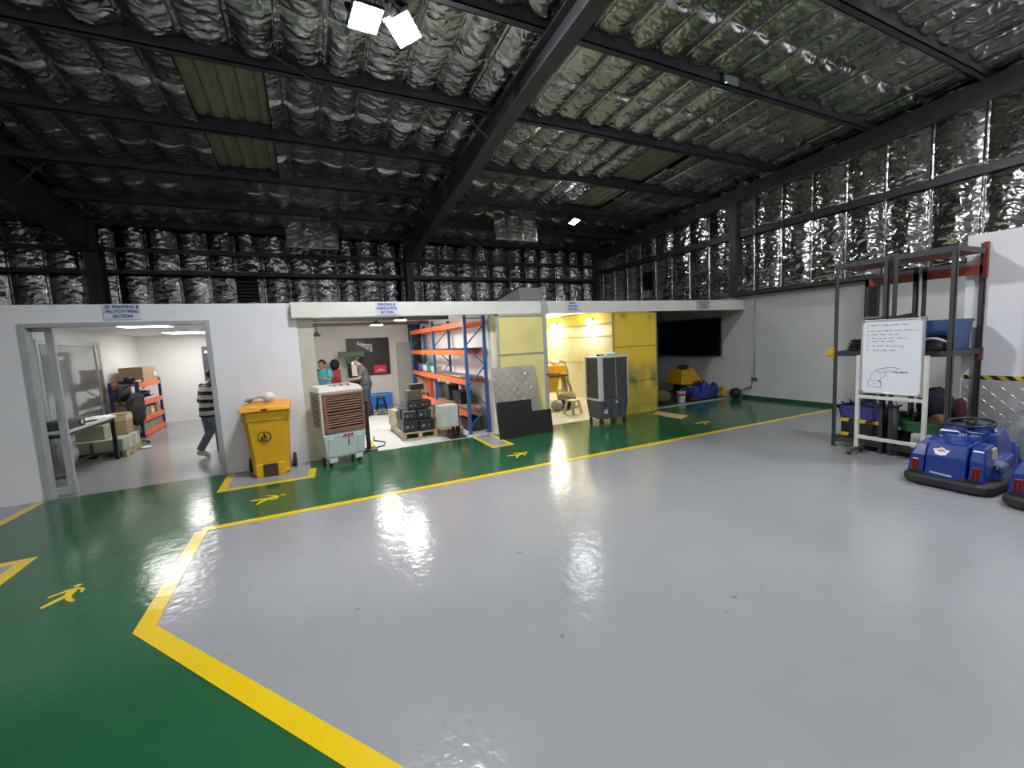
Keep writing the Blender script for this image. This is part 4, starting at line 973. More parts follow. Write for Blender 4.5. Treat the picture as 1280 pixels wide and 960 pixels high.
        mb.build('maker_lettering', mat('decal_grey', (.42, .48, .6), .4), cowl)
        mb = MB(); mb.prism([(.128, -.232, .385), (.128, -.165, .385), (.135, -.165, .395), (.135, -.232, .395)], (-.004, 0, 0)); mb.build('pale_sticker', PAPER, hood)
        mb = MB(); mb.hexa([(.26, -.262, .30), (.36, -.262, .30), (.36, -.22, .30), (.26, -.22, .30), (.27, -.25, .40), (.35, -.25, .41), (.35, -.22, .41), (.27, -.22, .40)]); mb.build('side_glint', mat('pale_glint', (.42, .42, .30), .25, var=.3, scale=20), t, bevel=.006)  # pale block coloured to imitate a mirror-like reflection beside the hood
        mb = MB(); mb.hexa([(.30, -.31, .24), (.44, -.31, .24), (.44, -.24, .25), (.30, -.24, .25), (.32, -.30, .262), (.42, -.30, .262), (.42, -.24, .275), (.32, -.24, .275)]); mb.build('step_plate', mat('scuffed_blue', (.10, .14, .22), .5, var=.3), t)
    return t
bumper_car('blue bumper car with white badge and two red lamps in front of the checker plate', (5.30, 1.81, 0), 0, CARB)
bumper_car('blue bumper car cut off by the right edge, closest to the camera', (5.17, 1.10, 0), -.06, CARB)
# film-wrapped bundle against the checker plate
t = thing('wrapped_bundle', 'bundle wrapped in clear plastic film standing behind the blue bumper car', 'bundle', (6.74, 1.45, 0))
mb = MB(); mb.ell((0, 0, .28), (.17, .26, .27), 18, 12, noise=.2, seed=5); mb.build('inner_bundle', mat('bundle_grey', (.10, .105, .105), .6, var=.3), t, smooth=True)
FILM = mat('clear_film', (.50, .51, .52), .2, var=.25, scale=9, bump=1.0, bscale=13, alpha=.42)
mb = MB(); mb.ell((0, 0, .32), (.20, .36, .32), 26, 18, noise=.16, seed=9); mb.build('plastic_film', FILM, t, smooth=True)
# ================================================================== THE 3D PRINTING ROOM
def beam_rack(name, label, x0, x1, ys, levels, H, post, beam, braces=True, deck=None, shelf_m=None):
    """bolted rack running along y; front face at x1"""
    t = thing(name, label, 'rack', ((x0+x1)/2, (ys[0]+ys[-1])/2, 0)); cx, cy = (x0+x1)/2, (ys[0]+ys[-1])/2
    w = .05; pw = .024
    for y in ys:
        for x in (x0, x1):
            mb = MB(); mb.box(x-cx-pw, x-cx+pw, y-cy-w/2, y-cy+w/2, 0, H)
            s = -1 if x == x0 else 1
            k = .15
            while k < H-.1:
                mb.box(x-cx+s*pw-.001, x-cx+s*pw+.002, y-cy-.008, y-cy+.008, k, k+.03); k += .15
            mb.box(x-cx-.05, x-cx+.05, y-cy-.05, y-cy+.05, 0, .008)
            mb.build('post', post, t)
        mb = MB(); k = .12; f = 1
        while k+.3 < H:
            a, b = (x0, x1) if f > 0 else (x1, x0)
            mb.bar((a-cx, y-cy, k), (b-cx, y-cy, k+.36), .02, .018); k += .36; f = -f
        mb.bar((x0-cx, y-cy, H-.08), (x1-cx, y-cy, H-.08), .03, .02)
        mb.build('end_brace', post, t)
    for z in levels:
        for x in (x0, x1):
            for ya, yb in zip(ys, ys[1:]):
                mb = MB(); mb.box(x-cx-.02, x-cx+.026, ya-cy+w/2, yb-cy-w/2, z-.055, z+.045); mb.build('beam', beam, t)
        if deck:
            for ya, yb in zip(ys, ys[1:]):
                mb = MB(); mb.box(x0-cx+.02, x1-cx-.02, ya-cy+w/2, yb-cy-w/2, z+.02, z+.035); mb.build('shelf_board', deck, t)
    return t
DECK = mat('shelf_deck', (.33, .26, .18), .7, var=.2)
beam_rack('boltless_shelving', 'orange and navy shelving unit along the left wall of the printing room', -3.62, -3.19, [11.13, 12.55], [.07, .36, .70, 1.08], 1.16, NAVYP, ORANGE, deck=DECK)
def carton(label, loc, d, m=None, rz=0, group=None):
    t = thing('cardboard_box', label, 'box', loc, rz, group); mb = MB(); mb.box(-d[0]/2, d[0]/2, -d[1]/2, d[1]/2, 0, d[2]); mb.build('box_body', m or CARD, t, bevel=.004)
    mb = MB(); mb.box(-d[0]/2-.001, d[0]/2+.001, -.025, .025, d[2]*.8, d[2]+.001); mb.build('packing_tape', CARDL, t)
    mb = MB(); mb.box(-d[0]/2, -.003, -d[1]/2, d[1]/2, d[2]+.0, d[2]+.003); mb.box(.003, d[0]/2, -d[1]/2, d[1]/2, d[2], d[2]+.003); mb.build('flap', m or CARD, t)
    return t
t = carton('large brown cardboard carton on top of the orange and navy shelving', (-3.38, 11.95, 1.126), (.40, .86, .31))
mb = MB(); mb.box(.2, .203, .30, .40, .10, .20); mb.build('paper_label', PAPER, t)
for k, (y, h, m, lb) in enumerate(((11.28, .17, CARDL, 'pale carton at the left end of the third shelf down in the printing room'), (11.55, .19, CARD, 'brown carton second from the left on the third shelf down in the printing room'), (11.88, .18, CARDL, 'carton with white label in the middle of the third shelf down'), (12.28, .2, CARD, 'brown carton at the right end of the third shelf down in the printing room'))):
    t = carton(lb, (-3.34, y, .396), (.30, .22, h), m, 0, 'cartons on the third shelf')
    if k == 2: mb = MB(); mb.box(.15, .153, -.06, .06, .05, .12); mb.build('paper_label', PAPER, t)
for k, (y, lb) in enumerate(((11.35, 'long olive carton at the left of the lowest shelf in the printing room'), (11.82, 'long olive carton in the middle of the lowest shelf in the printing room'), (12.28, 'long olive carton at the right of the lowest shelf in the printing room'))):
    carton(lb, (-3.36, y, .106), (.34, .43, .17), OLIVE, 0, 'cartons on the lowest shelf')
def spool_tray(label, loc, n, rz=0):
    t = thing('spool_tray', label, 'tray', loc, rz); mb = MB(); L = n*.13
    mb.box(-.13, .13, -L/2, L/2, 0, .06); mb.build('tray_body', BLK, t, bevel=.004)
    for k in range(n):
        y = -L/2+.065+.13*k; mb = MB(); mb.cyl((.0, y, .06), (.0, y, .13), .05, n=16); s = mb.build('spool', BLK, t)
        mb = MB(); mb.cyl((.128, y-.03, .035), (.134, y-.03, .035), .022, n=12); mb.box(.128, .134, y, y+.05, .012, .05); mb.build('white_print', PAPER, t)
    return t
spool_tray('black tray of filament spools with white marks on the second shelf', (-3.34, 11.78, .736), 7)
spool_tray('black tray of spools on top of the shelving left of the large carton', (-3.36, 11.33, 1.126), 3)
bx('black_case', 'black case at the back of the second shelf in the printing room', 'case', (-3.46, 12.36, .736), (.2, .22, .16), BLK)
bx('dark_board', 'dark board leaning at the far end of the upper shelf', 'panel', (-3.57, 11.7, .74), (.02, .7, .28), BLK)
# wall cabinet
t = thing('wall_cabinet', 'dark grey cabinet with small white label on the back wall behind the striped person', 'cabinet', (-2.16, 13.16, .98))
mb = MB(); mb.box(-.25, .32, -.0, .14, 0, .87); mb.build('cabinet_body', DGREY, t, bevel=.006)
mb = MB(); mb.box(-.235, .30, -.012, 0, .015, .855); d = mb.build('cabinet_door', mat('cabinet_blue_grey', (.075, .085, .10), .45), t, bevel=.004)
mb = MB(); mb.box(-.20, -.10, -.015, -.012, .70, .77); mb.build('paper_label', PAPER, t)
# work table
t = thing('work_table', 'white topped work table on black legs inside the printing room', 'table', (-3.24, 8.22, 0), 0)
mb = MB(); mb.box(-.34, .34, -.80, .78, .69, .725); mb.build('table_top', mat('table_white', (.58, .59, .54), .35, var=.05), t, bevel=.003)
mb = MB(); mb.box(-.31, .31, -.77, -.74, .635, .69); mb.box(-.31, .31, .72, .75, .635, .69); mb.box(-.31, -.28, -.77, .75, .635, .69); mb.box(.28, .31, -.77, .75, .635, .69); mb.build('apron', BLACKM, t)
for x in (-.30, .30):
    for y in (-.76, .74):
        mb = MB(); mb.box(x-.025, x+.025, y-.025, y+.025, 0, .69); mb.build('leg', BLACKM, t)
mb = MB(); mb.box(-.3, .3, .725, .755, .10, .14); mb.bar((.0, .74, .12), (0, -.75, .12), .03, .03); mb.box(-.3, .3, -.775, -.745, .10, .14); mb.bar((0, .74, .12), (0, .74, .3), .03, .03); mb.build('stretcher', STEEL, t)
t = thing('printer', 'black desktop machine on the near part of the white work table', 'printer', (-3.05, 7.75, .725))
mb = MB(); mb.box(-.16, .14, -.22, .24, 0, .105); mb.build('printer_body', BLK, t, bevel=.012)
mb = MB(); mb.cyl((.142, .12, .06), (.15, .12, .06), .03, n=16); mb.build('dial', PAPER, t)
mb = MB(); mb.box(-.12, .10, -.18, .12, .105, .125); mb.build('printer_lid', DGREY, t, bevel=.004)
carton('olive carton at the left end of the white work table', (-3.36, 7.62, .725), (.22, .30, .16), OLIVE)
carton('taller tan carton behind the olive one on the white work table', (-3.52, 7.78, .725), (.14, .16, .26), CARDL)
bx('clip_folder', 'tan folder lying open on the middle of the work table', 'folder', (-3.22, 8.25, .725), (.30, .34, .03), mat('folder_tan', (.48, .34, .16), .6), .4)
bx('black_tray', 'flat black tray beside the tan folder on the work table', 'tray', (-3.02, 8.28, .725), (.10, .30, .02), BLK, -.3)
for k, (x, y, a) in enumerate(((-3.1, 8.62, .3), (-3.3, 8.7, -.2), (-3.05, 8.85, .1))):
    bx('paper_stack', ['white paper sheets left of centre on the work table', 'white paper sheets at the wall side of the work table', 'white paper sheets at the far corner of the work table'][k], 'paper', (x, y, .725), (.24, .3, .012), PAPER, a, .001, 'papers on the work table')
bx('brown_clipboard', 'brown clipboard at the far end of the work table', 'clipboard', (-3.32, 8.92, .737), (.2, .14, .015), mat('clip_brown', (.22, .11, .05), .6), .2, .002)
def pallet(label, x0, x1, y0, y1, h=.12, rz=0):
    t = thing('wooden_pallet', label, 'pallet', ((x0+x1)/2, (y0+y1)/2, 0), rz); w, d = (x1-x0)/2, (y1-y0)/2
    n = 6
    for k in range(n):
        y = -d+(2*d)*(k+.5)/n; mb = MB(); mb.box(-w, w, y-d/n*.72, y+d/n*.72, h-.02, h); mb.build('deck_board', WOOD, t)
    for x in (-w+.04, 0, w-.04):
        mb = MB(); mb.box(x-.03, x+.03, -d, d, .02, h-.02); mb.build('stringer', WOOD, t)
    for y in (-d+.05, 0, d-.05):
        mb = MB(); mb.box(-w, w, y-.05, y+.05, 0, .02); mb.build('bottom_board', WOOD, t)
    return t
pallet('wooden pallet under the wrapped slabs behind the work table', -3.55, -2.86, 9.1, 9.85, .12)
t = thing('wrapped_slab', 'large grey-green wrapped slab lying on the pallet behind the work table', 'slab', (-3.2, 9.45, .12))
mb = MB(); mb.box(-.36, .33, -.42, .38, 0, .20); mb.build('slab', mat('wrapped_green', (.33, .37, .27), .4, var=.15), t, bevel=.012)
mb = MB(); mb.box(-.37, .34, -.12, -.09, -.0, .205); mb.box(-.37, .34, .15, .18, 0, .205); mb.build('strap', PAPER, t)
carton('olive carton with white tape on the grey-green slab', (-3.30, 9.30, .325), (.36, .34, .22), OLIVE)
t = carton('tall brown carton wrapped in film beside the table end', (-3.06, 9.62, .325), (.26, .30, .36), CARD)
mb = MB(); mb.box(-.134, .134, -.154, .154, .24, .33); mb.build('film_wrap', CARDL, t)
rag('plastic_bag', 'clear crumpled plastic bag in the dark corner under the work table', 'bag', (-3.45, 8.75, 0), (.12, .14, .22), LGREY, 44)
rag('paper_scrap', 'scrap of white paper on the floor by the pallet in the printing room', 'paper', (-2.78, 9.75, 0), (.08, .09, .02), PAPER, 45)
# office chair with a black jacket over it
t = thing('office_chair', 'black office chair draped with a jacket in front of the shelving', 'chair', (-3.10, 10.15, 0), 2.6)
for k in range(5):
    a = 2*PI*k/5+.3; mb = MB(); mb.bar((0, 0, .09), (.24*math.cos(a), .24*math.sin(a), .055), .04, .025); l = mb.build('base_leg', BLK, t)
    mb = MB(); mb.cyl((.24*math.cos(a)-.012, .24*math.sin(a), .026), (.24*math.cos(a)+.012, .24*math.sin(a), .026), .026, n=12); mb.build('caster', BLK, l)
mb = MB(); mb.cyl((0, 0, .08), (0, 0, .40), .022); mb.build('gas_column', ALU, t)
mb = MB(); mb.ell((0, 0, .43), (.22, .21, .045), 18, 10); mb.build('seat', BLK, t, smooth=True)
mb = MB(); mb.hexa([(-.20, -.14, .44), (-.16, -.14, .44), (-.16, .14, .44), (-.20, .14, .44), (-.27, -.12, .93), (-.22, -.12, .93), (-.22, .12, .93), (-.27, .12, .93)]); mb.build('backrest', BLK, t, bevel=.02)
mb = MB(); mb.ell((-.2, .0, .70), (.10, .155, .29), 18, 14, noise=.3, seed=7); mb.build('jacket', mat('jacket_black', (.02, .02, .022), .85, var=.4, scale=18), t, smooth=True)

# ================================================================== THE WELDING ROOM
beam_rack('pallet_racking', 'tall blue and orange pallet racking along the right side of the welding room', 2.47, 2.82, [7.02, 9.08, 11.26], [.36, .93, 1.45, 1.95], 2.11, BLUEP, ORANGE)
# note: front face looks towards the room's middle
STBAR = mat('bare_steel', (.22, .21, .20), .4, .6, var=.3, scale=6)
def bars(label, loc, n, L, r, m, rz=0, group=None, round_=True):
    for k in range(n):
        mb = MB()
        if round_: mb.cyl((0, -L/2, r), (0, L/2, r), r, n=10)
        else: mb.box(-r, r, -L/2, L/2, 0, 2*r)
        o = mb.build('steel_bar', m); o.location = (loc[0]+k*2.3*r, loc[1]+rnd.uniform(-.1, .1), loc[2]); tag(o, label, 'steel bar', group)
bars('long steel bar lying on the third shelf up of the pallet racking', (2.48, 8.05, .976), 7, 1.85, .02, STBAR, group='bars on the upper racking shelf')
bars('flat rusty bar lying on the lowest beam level of the pallet racking', (2.48, 8.05, .406), 5, 1.9, .025, mat('rusty_bar', (.24, .15, .09), .6, .3, var=.35), group='bars on the low racking shelf', round_=False)
bars('pale steel profile lying at the back of the low racking shelf', (2.77, 8.0, .406), 1, 1.7, .03, ALU, round_=False)
for k, (y, z, d, m, lb, nm, ct) in enumerate((
    (10.75, .975, (.24, .3, .16), mat('violet_plastic', (.10, .08, .35), .4), 'violet plastic tub on the third racking shelf, far bay', 'plastic_tub', 'tub'),
    (10.4, .975, (.2, .2, .14), PAPER, 'white tub beside the violet one on the racking', 'plastic_tub', 'tub'),
    (10.05, .975, (.18, .2, .2), mat('teal_plastic', (.05, .25, .27), .4), 'teal tub on the third racking shelf, far bay', 'plastic_tub', 'tub'),
    (9.6, .975, (.2, .25, .12), CARDL, 'pale carton near the middle post on the third racking shelf', 'cardboard_box', 'box'),
    (10.9, .405, (.28, .3, .38), CARD, 'brown carton on the low racking shelf, far bay', 'cardboard_box', 'box'),
    (10.0, .405, (.2, .2, .40), mat('red_tank', (.50, .05, .04), .45), 'red equipment tank on the low racking shelf, far bay', 'equipment_tank', 'tank'),
    (9.4, .405, (.24, .24, .34), mat('grey_carton', (.18, .17, .15), .7), 'grey carton stack under the racking by the middle post', 'cardboard_box', 'box'),
    (7.9, .455, (.22, .5, .22), BLK, 'black motor unit resting on the bars of the low shelf', 'motor_unit', 'motor'),
    (8.55, .455, (.24, .34, .30), mat('dark_greenish', (.03, .04, .035), .5), 'dark machine head beside the black motor on the low shelf', 'machine_head_unit', 'machine'),  # machine head, built as a plain lidded box
    (7.45, .0, (.26, .5, .22), DGREY, 'dark crate on the floor under the near bay of the racking', 'crate', 'crate'))):
    t = thing(nm, lb, ct, (2.64, y, z)); mb = MB(); mb.hexa([(-d[0]/2*.9, -d[1]/2*.9, 0), (d[0]/2*.9, -d[1]/2*.9, 0), (d[0]/2*.9, d[1]/2*.9, 0), (-d[0]/2*.9, d[1]/2*.9, 0), (-d[0]/2, -d[1]/2, d[2]), (d[0]/2, -d[1]/2, d[2]), (d[0]/2, d[1]/2, d[2]), (-d[0]/2, d[1]/2, d[2])]); mb.build('body', m, t, bevel=.015)
    mb = MB(); mb.box(-d[0]/2-.008, d[0]/2+.008, -d[1]/2-.008, d[1]/2+.008, d[2], d[2]+.02); mb.build('lid', m, t, bevel=.005)
t = thing('dark_shelf_board', 'dark board lying over the third beam level at the near end of the racking', 'board', (2.645, 8.05, 1.497))
mb = MB(); mb.box(-.2, .2, -.9, .8, 0, .02); mb.build('board', BLK, t)
# pallets with stacked black equipment
pallet('wooden pallet carrying the stack of black units in the welding room', 1.33, 1.95, 7.25, 8.45)
pallet('wooden pallet behind the grey junction cabinet', 1.98, 2.40, 7.15, 8.3)
EQ = [(1.50, 7.46, .12, .26, .26, .20), (1.78, 7.46, .12, .26, .28, .19), (1.50, 7.78, .12, .26, .28, .20), (1.78, 7.80, .12, .26, .28, .21), (1.52, 7.50, .325, .22, .24, .15), (1.77, 7.52, .32, .24, .24, .16), (1.52, 7.82, .325, .24, .26, .16), (1.78, 7.84, .335, .22, .24, .15), (1.62, 7.62, .49, .22, .26, .14), (1.84, 7.66, .49, .2, .24, .13)]
WHERE = ['near left corner of the lowest layer', 'near right corner of the lowest layer', 'far left of the lowest layer', 'far right of the lowest layer', 'near left of the middle layer', 'near right of the middle layer', 'far left of the middle layer', 'far right of the middle layer', 'left of the upper layer', 'right of the upper layer']
for (x, y, z, a, b, h), wq in zip(EQ, WHERE):
    t = thing('battery_unit', 'black boxed unit on the pallet, ' + wq, 'equipment box', (x, y, z), rnd.uniform(-.05, .05), 'black units on the pallet')
    mb = MB(); mb.box(-a/2, a/2, -b/2, b/2, 0, h); mb.build('case', mat('unit_black%d' % rnd.randint(0, 2), (.02, .021, .024), .4, var=.5, scale=12), t, bevel=.008)
    for q0, q1 in ((-.34, -.14), (.05, .13)): mb = MB(); mb.box(a*q0, a*q1, -b/2-.004, -b/2, h*.35, h*.6); mb.build('label_plate', mat('unit_label', (.22, .23, .24), .4), t)
    for q0 in (-.25, .25): mb = MB(); mb.cyl((a*q0, 0, h), (a*q0, 0, h+.018), .014); mb.build('terminal', STBAR, t)
carton('grey-brown box lying on the upper layer of the black units', (1.66, 7.72, .64), (.26, .28, .17), mat('olive_dark', (.085, .085, .07), .7))
carton('topmost dark box on the stack of black units', (1.74, 7.80, .812), (.24, .22, .10), mat('dark_card', (.05, .05, .048), .7))
bx('metal_offcut_pile', 'pile of pale metal offcuts beside the stack of black units', 'offcuts', (1.40, 8.2, .12), (.12, .4, .3), mat('offcut', (.38, .36, .28), .5, .3, var=.5, scale=25), .2)
carton('brown carton standing behind the second pallet near the racking', (2.16, 8.0, .12), (.24, .3, .36), mat('mid_card', (.17, .13, .09), .8))
t = thing('yellow_tripod_jack', 'yellow jack with splayed legs on the second pallet', 'jack', (2.08, 7.5, .12))
YJ = mat('jack_yellow', (.62, .42, .03), .45, var=.1)
mb = MB(); mb.ell((0, 0, .2), (.12, .10, .06), 14, 9); mb.build('jack_head', YJ, t, smooth=True)
for k in range(3):
    a = k*2.1+.4; mb = MB(); mb.bar((.03*math.cos(a), .03*math.sin(a), .18), (.12*math.cos(a), .12*math.sin(a), .0), .05, .04); mb.build('leg', YJ, t, bevel=.006)
mb = MB(); mb.cyl((0, 0, .1), (0, 0, .27), .03); mb.build('screw', STBAR, t)
# grey junction cabinet on a black stand
t = thing('junction_cabinet', 'pale grey junction cabinet on a black pedestal at the front of the welding room', 'cabinet', (2.05, 6.98, 0), .08)
mb = MB(); mb.box(-.165, .165, -.11, .10, .21, .585); mb.build('cabinet_body', mat('cabinet_grey', (.46, .48, .44), .4), t, bevel=.006)
mb = MB(); mb.box(-.155, -.004, -.122, -.11, .22, .575); mb.build('cabinet_door', mat('cabinet_door_grey', (.50, .52, .48), .4), t, bevel=.003)
mb = MB(); mb.box(.004, .155, -.122, -.11, .22, .575); mb.build('cabinet_door', mat('cabinet_door_grey', (.5, .5, .5), .4), t, bevel=.003)
mb = MB(); mb.box(.165, .19, -.09, .05, .10, .60); mb.build('side_plate', BLACKM, t)
mb = MB(); mb.box(.08, .12, -.02, .02, .02, .21); mb.box(.165, .20, -.02, .02, .02, .3); mb.build('pedestal', BLACKM, t)
mb = MB(); mb.box(.0, .30, -.14, .12, 0, .02); mb.build('base_plate', BLACKM, t, bevel=.004)
# black tool board on the back wall
t = thing('tool_board', 'large black tool board with white lettering and a red panel on the welding room wall', 'board', (1.50, 12.198, 1.37))
mb = MB(); mb.box(-.56, .55, -.025, 0, -.51, .51); mb.build('board_panel', BLK, t)
mb = MB(); R_ = random.Random(3)
for k in range(11):   # white script-like emblem
    x = -.28+.036*k; h = .05+.012*k*(1 if k % 2 else .7); z = .40-.012*k
    mb.box(x, x+.016, -.028, -.025, z-h, z+.03)
    if k % 3 == 0: mb.box(x, x+.05, -.028, -.025, z-h, z-h+.02)
mb.box(-.28, .10, -.028, -.025, .33, .345)
mb.build('white_emblem', mat('board_white', (.85, .85, .83), .5), t)
mb = MB(); mb.box(.11, .44, -.03, -.025, -.46, -.24); rp = mb.build('red_panel', mat('board_red', (.72, .025, .03), .45), t)
mb = MB(); pts = [(.17, -.39), (.22, -.395), (.25, -.37), (.29, -.395), (.34, -.39), (.39, -.375)]
for a, b in zip(pts, pts[1:]): mb.bar((a[0], -.032, a[1]), (b[0], -.032, b[1]), .004, .022)
for x, z in ((.25, -.345), (.28, -.335), (.33, -.355)): mb.box(x-.008, x+.008, -.034, -.03, z-.03, z+.012)
mb.build('white_script', PAPER, rp)
# blue container with stool
t = thing('tool_chest', 'bright blue plastic chest against the back wall of the welding room', 'chest', (1.69, 11.9, 0))
mb = MB(); mb.hexa([(-.25, -.18, 0), (.25, -.18, 0), (.25, .18, 0), (-.25, .18, 0), (-.28, -.2, .31), (.28, -.2, .31), (.28, .2, .31), (-.28, .2, .31)]); mb.build('chest_body', mat('bright_blue', (.015, .19, .62), .4), t, bevel=.02)
mb = MB(); mb.box(-.285, .285, -.205, .205, .31, .375); mb.build('chest_lid', mat('bright_blue', (.015, .19, .62), .4), t, bevel=.02)
t = thing('work_stool', 'small black stool in front of the bright blue chest', 'stool', (1.60, 11.3, 0))
mb = MB(); mb.lathe([(.12, .30), (.135, .31), (.135, .33), (.12, .34)], n=20); mb.build('seat', BLK, t)
for sx in (-1, 1):
    for sy in (-1, 1): mb = MB(); mb.bar((sx*.07, sy*.07, .30), (sx*.13, sy*.13, 0), .022, .022); mb.build('leg', BLACKM, t)
mb = MB(); mb.torus((0, 0, .13), .145, .008); mb.build('foot_ring', BLACKM, t)
for k, pts in enumerate(([(0, 0), (.25, .1), (.5, -.05), (.55, -.3), (.3, -.35), (.1, -.2)], [(0, 0), (.2, -.15), (.45, -.1), (.6, .1), (.85, .05)], [(0, 0), (-.05, -.3), (.1, -.55), (.05, -.8), (-.1, -.9)])):
    mb = MB(); mb.tube([(x, y, .012) for x, y in pts], .011, 7); o = mb.build('welding_cable', BLKR); o.location = ((1.3, 10.9, .003), (1.25, 10.6, .003), (.95, 7.9, .003))[k]; tag(o, ['black welding cable looped on the floor before the stool', 'black welding cable snaking past the feet of the worker', 'thin black cable on the floor right of the beige cooler'][k], 'cable')
for k, (x, y, s) in enumerate(((1.45, 10.5, .06), (1.75, 10.9, .07), (1.95, 10.6, .06), (2.1, 11.0, .08))):
    mb = MB()
    for q in range(6): mb.cbox((rnd.uniform(-s, s), rnd.uniform(-s, s), .02+.02*q*.6), (s*1.3, s*.7, .03), (rnd.uniform(-.3, .3), rnd.uniform(-.3, .3), rnd.uniform(0, 3)))
    o = mb.build('metal_scrap', mat('scrap_grey', (.16, .15, .13), .5, .3, var=.6, scale=20)); o.location = (x, y, .012); tag(o, ['little heap of metal scrap left of the stool legs', 'little heap of metal scrap right of the stool', 'little heap of scrap nearest the pallet racking', 'little heap of scrap by the far racking post'][k], 'scrap')
# green radial machine, drawers, hanging hood
t = thing('radial_drill', 'dark green column machine with long arm at the back of the welding room', 'machine', (1.02, 11.85, 0))
mb = MB(); mb.box(-.28, .30, -.22, .22, 0, .10); mb.build('base', GREENM, t, bevel=.01)
mb = MB(); mb.cyl((0, .05, .1), (0, .05, 1.45), .075); mb.build('column', GREENM, t)
mb = MB(); mb.box(-.31, .33, -.06, .10, 1.39, 1.545); mb.build('arm', mat('machine_green_light', (.05, .085, .045), .4), t, bevel=.012)
mb = MB(); mb.box(-.14, .22, -.05, .09, 1.22, 1.39); mb.build('head', GREENM, t, bevel=.015)
mb = MB(); mb.cyl((.22, 0, 1.25), (.26, -.02, .98), .03, .02); mb.build('spindle', STBAR, t)
mb = MB(); mb.box(-.10, .30, -.26, .12, .74, .80); mb.cyl((.1, -.05, .1), (.1, -.05, .74), .06); mb.build('work_table', BLACKM, t, bevel=.006)
mb = MB(); mb.box(-.02, .20, -.09, -.08, .90, 1.23); mb.build('chip_guard', mat('guard_white', (.66, .65, .6), .4), t)
t = thing('drawer_unit', 'stack of red drawers left of the green column machine', 'drawers', (.60, 11.75, 0))
mb = MB(); mb.box(-.11, .11, -.15, .15, 0, 1.10); mb.build('drawer_case', DGREY, t)
for k in range(6):
    mb = MB(); mb.box(-.10, .10, -.165, -.15, .03+.18*k, .185+.18*k); d = mb.build('drawer', REDD, t, bevel=.006)
    mb = MB(); mb.box(-.04, .04, -.178, -.165, .11+.18*k, .125+.18*k); mb.build('drawer_pull', BLK, d)
rag('welding_hood', 'black cloth hood piled on top of the red drawers', 'hood', (.60, 11.75, 1.10), (.12, .12, .13), BLKR, 51)
t = thing('tube_light', 'bright vertical tube light on the left wall of the welding room', 'tube light', (.03, 9.0, .95))
mb = MB(); mb.box(-.03, .012, -.035, .035, 0, .98); mb.build('light_body', LGREY, t)
mb = MB(); mb.cyl((.035, 0, .03), (.035, 0, .95), .022); mb.build('tube', TUBEM, t)
for z in (.0, .95): mb = MB(); mb.box(.0, .06, -.025, .025, z, z+.03); mb.build('end_cap', LGREY, t)
t = thing('wall_lamp', 'small hanging lamp at the left edge of the welding room', 'lamp', (.18, 8.6, 1.9))
mb = MB(); mb.cyl((0, 0, .0), (0, 0, .34), .006); mb.build('cord', BLK, t)
mb = MB(); mb.lathe([(.07, -.04), (.06, 0), (.02, .03), (.012, .05)], n=16); mb.build('shade', DGREY, t)

# ================================================================== THE SPRAY BOOTH
t = thing('blast_machine', 'orange-yellow mixing machine on splayed legs at the back of the spray booth', 'machine', (5.52, 9.35, 0))
OY = mat('machine_orange', (.74, .34, .03), .45, var=.12); YL = mat('machine_yellow', (.76, .52, .06), .45, var=.1)
mb = MB(); mb.box(-.30, .34, -.2, .2, .70, .95); mb.build('hopper', OY, t, bevel=.012)
mb = MB(); mb.box(-.42, .38, -.24, .24, .655, .70); mb.build('shelf_plate', mat('dark_plate', (.09, .08, .06), .5), t)
mb = MB(); mb.hexa([(-.10, -.08, .28), (.12, -.08, .28), (.12, .08, .28), (-.10, .08, .28), (-.18, -.15, .655), (.2, -.15, .655), (.2, .15, .655), (-.18, .15, .655)]); mb.build('cone', YL, t)
for sx in (-1, 1):
    for sy in (-1, 1): mb = MB(); mb.bar((sx*.2, sy*.15, .66), (sx*.34, sy*.2, 0), .04, .04); mb.build('leg', YL, t)
mb = MB(); mb.box(-.30, .30, -.2, -.17, .28, .32); mb.build('cross_rail', YL, t)
mb = MB(); mb.box(.38, .44, -.1, .1, 0, .66); mb.build('grey_post', MGREY, t)
mb = MB(); mb.tube([(.2, 0, .95), (.3, .0, 1.06), (.45, .0, 1.02), (.5, -.02, .8), (.5, -.05, .5), (.55, -.1, .25)], .035, 9); mb.build('hose', mat('dusty_hose', (.35, .35, .28), .6), t)
rag('dusty_cloth', 'whitish cloth on top of the orange machine in the spray booth', 'cloth', (5.66, 9.35, .95), (.12, .1, .06), PAPER, 60)
rag('grey_sack', 'pale grey sack on the floor of the spray booth', 'sack', (4.95, 8.15, .004), (.15, .13, .12), mat('sack_grey', (.42, .43, .46), .8), 61)
rag('black_bag', 'black bag slumped beside the grey sack in the spray booth', 'bag', (5.22, 8.2, .004), (.17, .15, .12), BLKR, 62)
rag('paint_drum_cloth', 'dusty rags heaped at the back of the spray booth behind the black bag', 'rags', (5.62, 8.75, .004), (.24, .2, .16), mat('dusty_rag', (.30, .28, .2), .85, var=.3), 63)
t = thing('step_stool', 'cream plastic step stool on the booth floor beside the dark grey cooler', 'stool', (5.02, 7.62, .004), .2)
CP = mat('cream_plastic', (.66, .62, .42), .5)
mb = MB(); mb.box(-.11, .11, -.11, .11, .26, .29); mb.build('seat', CP, t, bevel=.012)
for sx in (-1, 1):
    for sy in (-1, 1): mb = MB(); mb.hexa([(sx*.13-.025, sy*.13-.02, 0), (sx*.13+.025, sy*.13-.02, 0), (sx*.13+.025, sy*.13+.02, 0), (sx*.13-.025, sy*.13+.02, 0), (sx*.085-.022, sy*.085-.02, .27), (sx*.085+.022, sy*.085-.02, .27), (sx*.085+.022, sy*.085+.02, .27), (sx*.085-.022, sy*.085+.02, .27)]); mb.build('leg', CP, t)
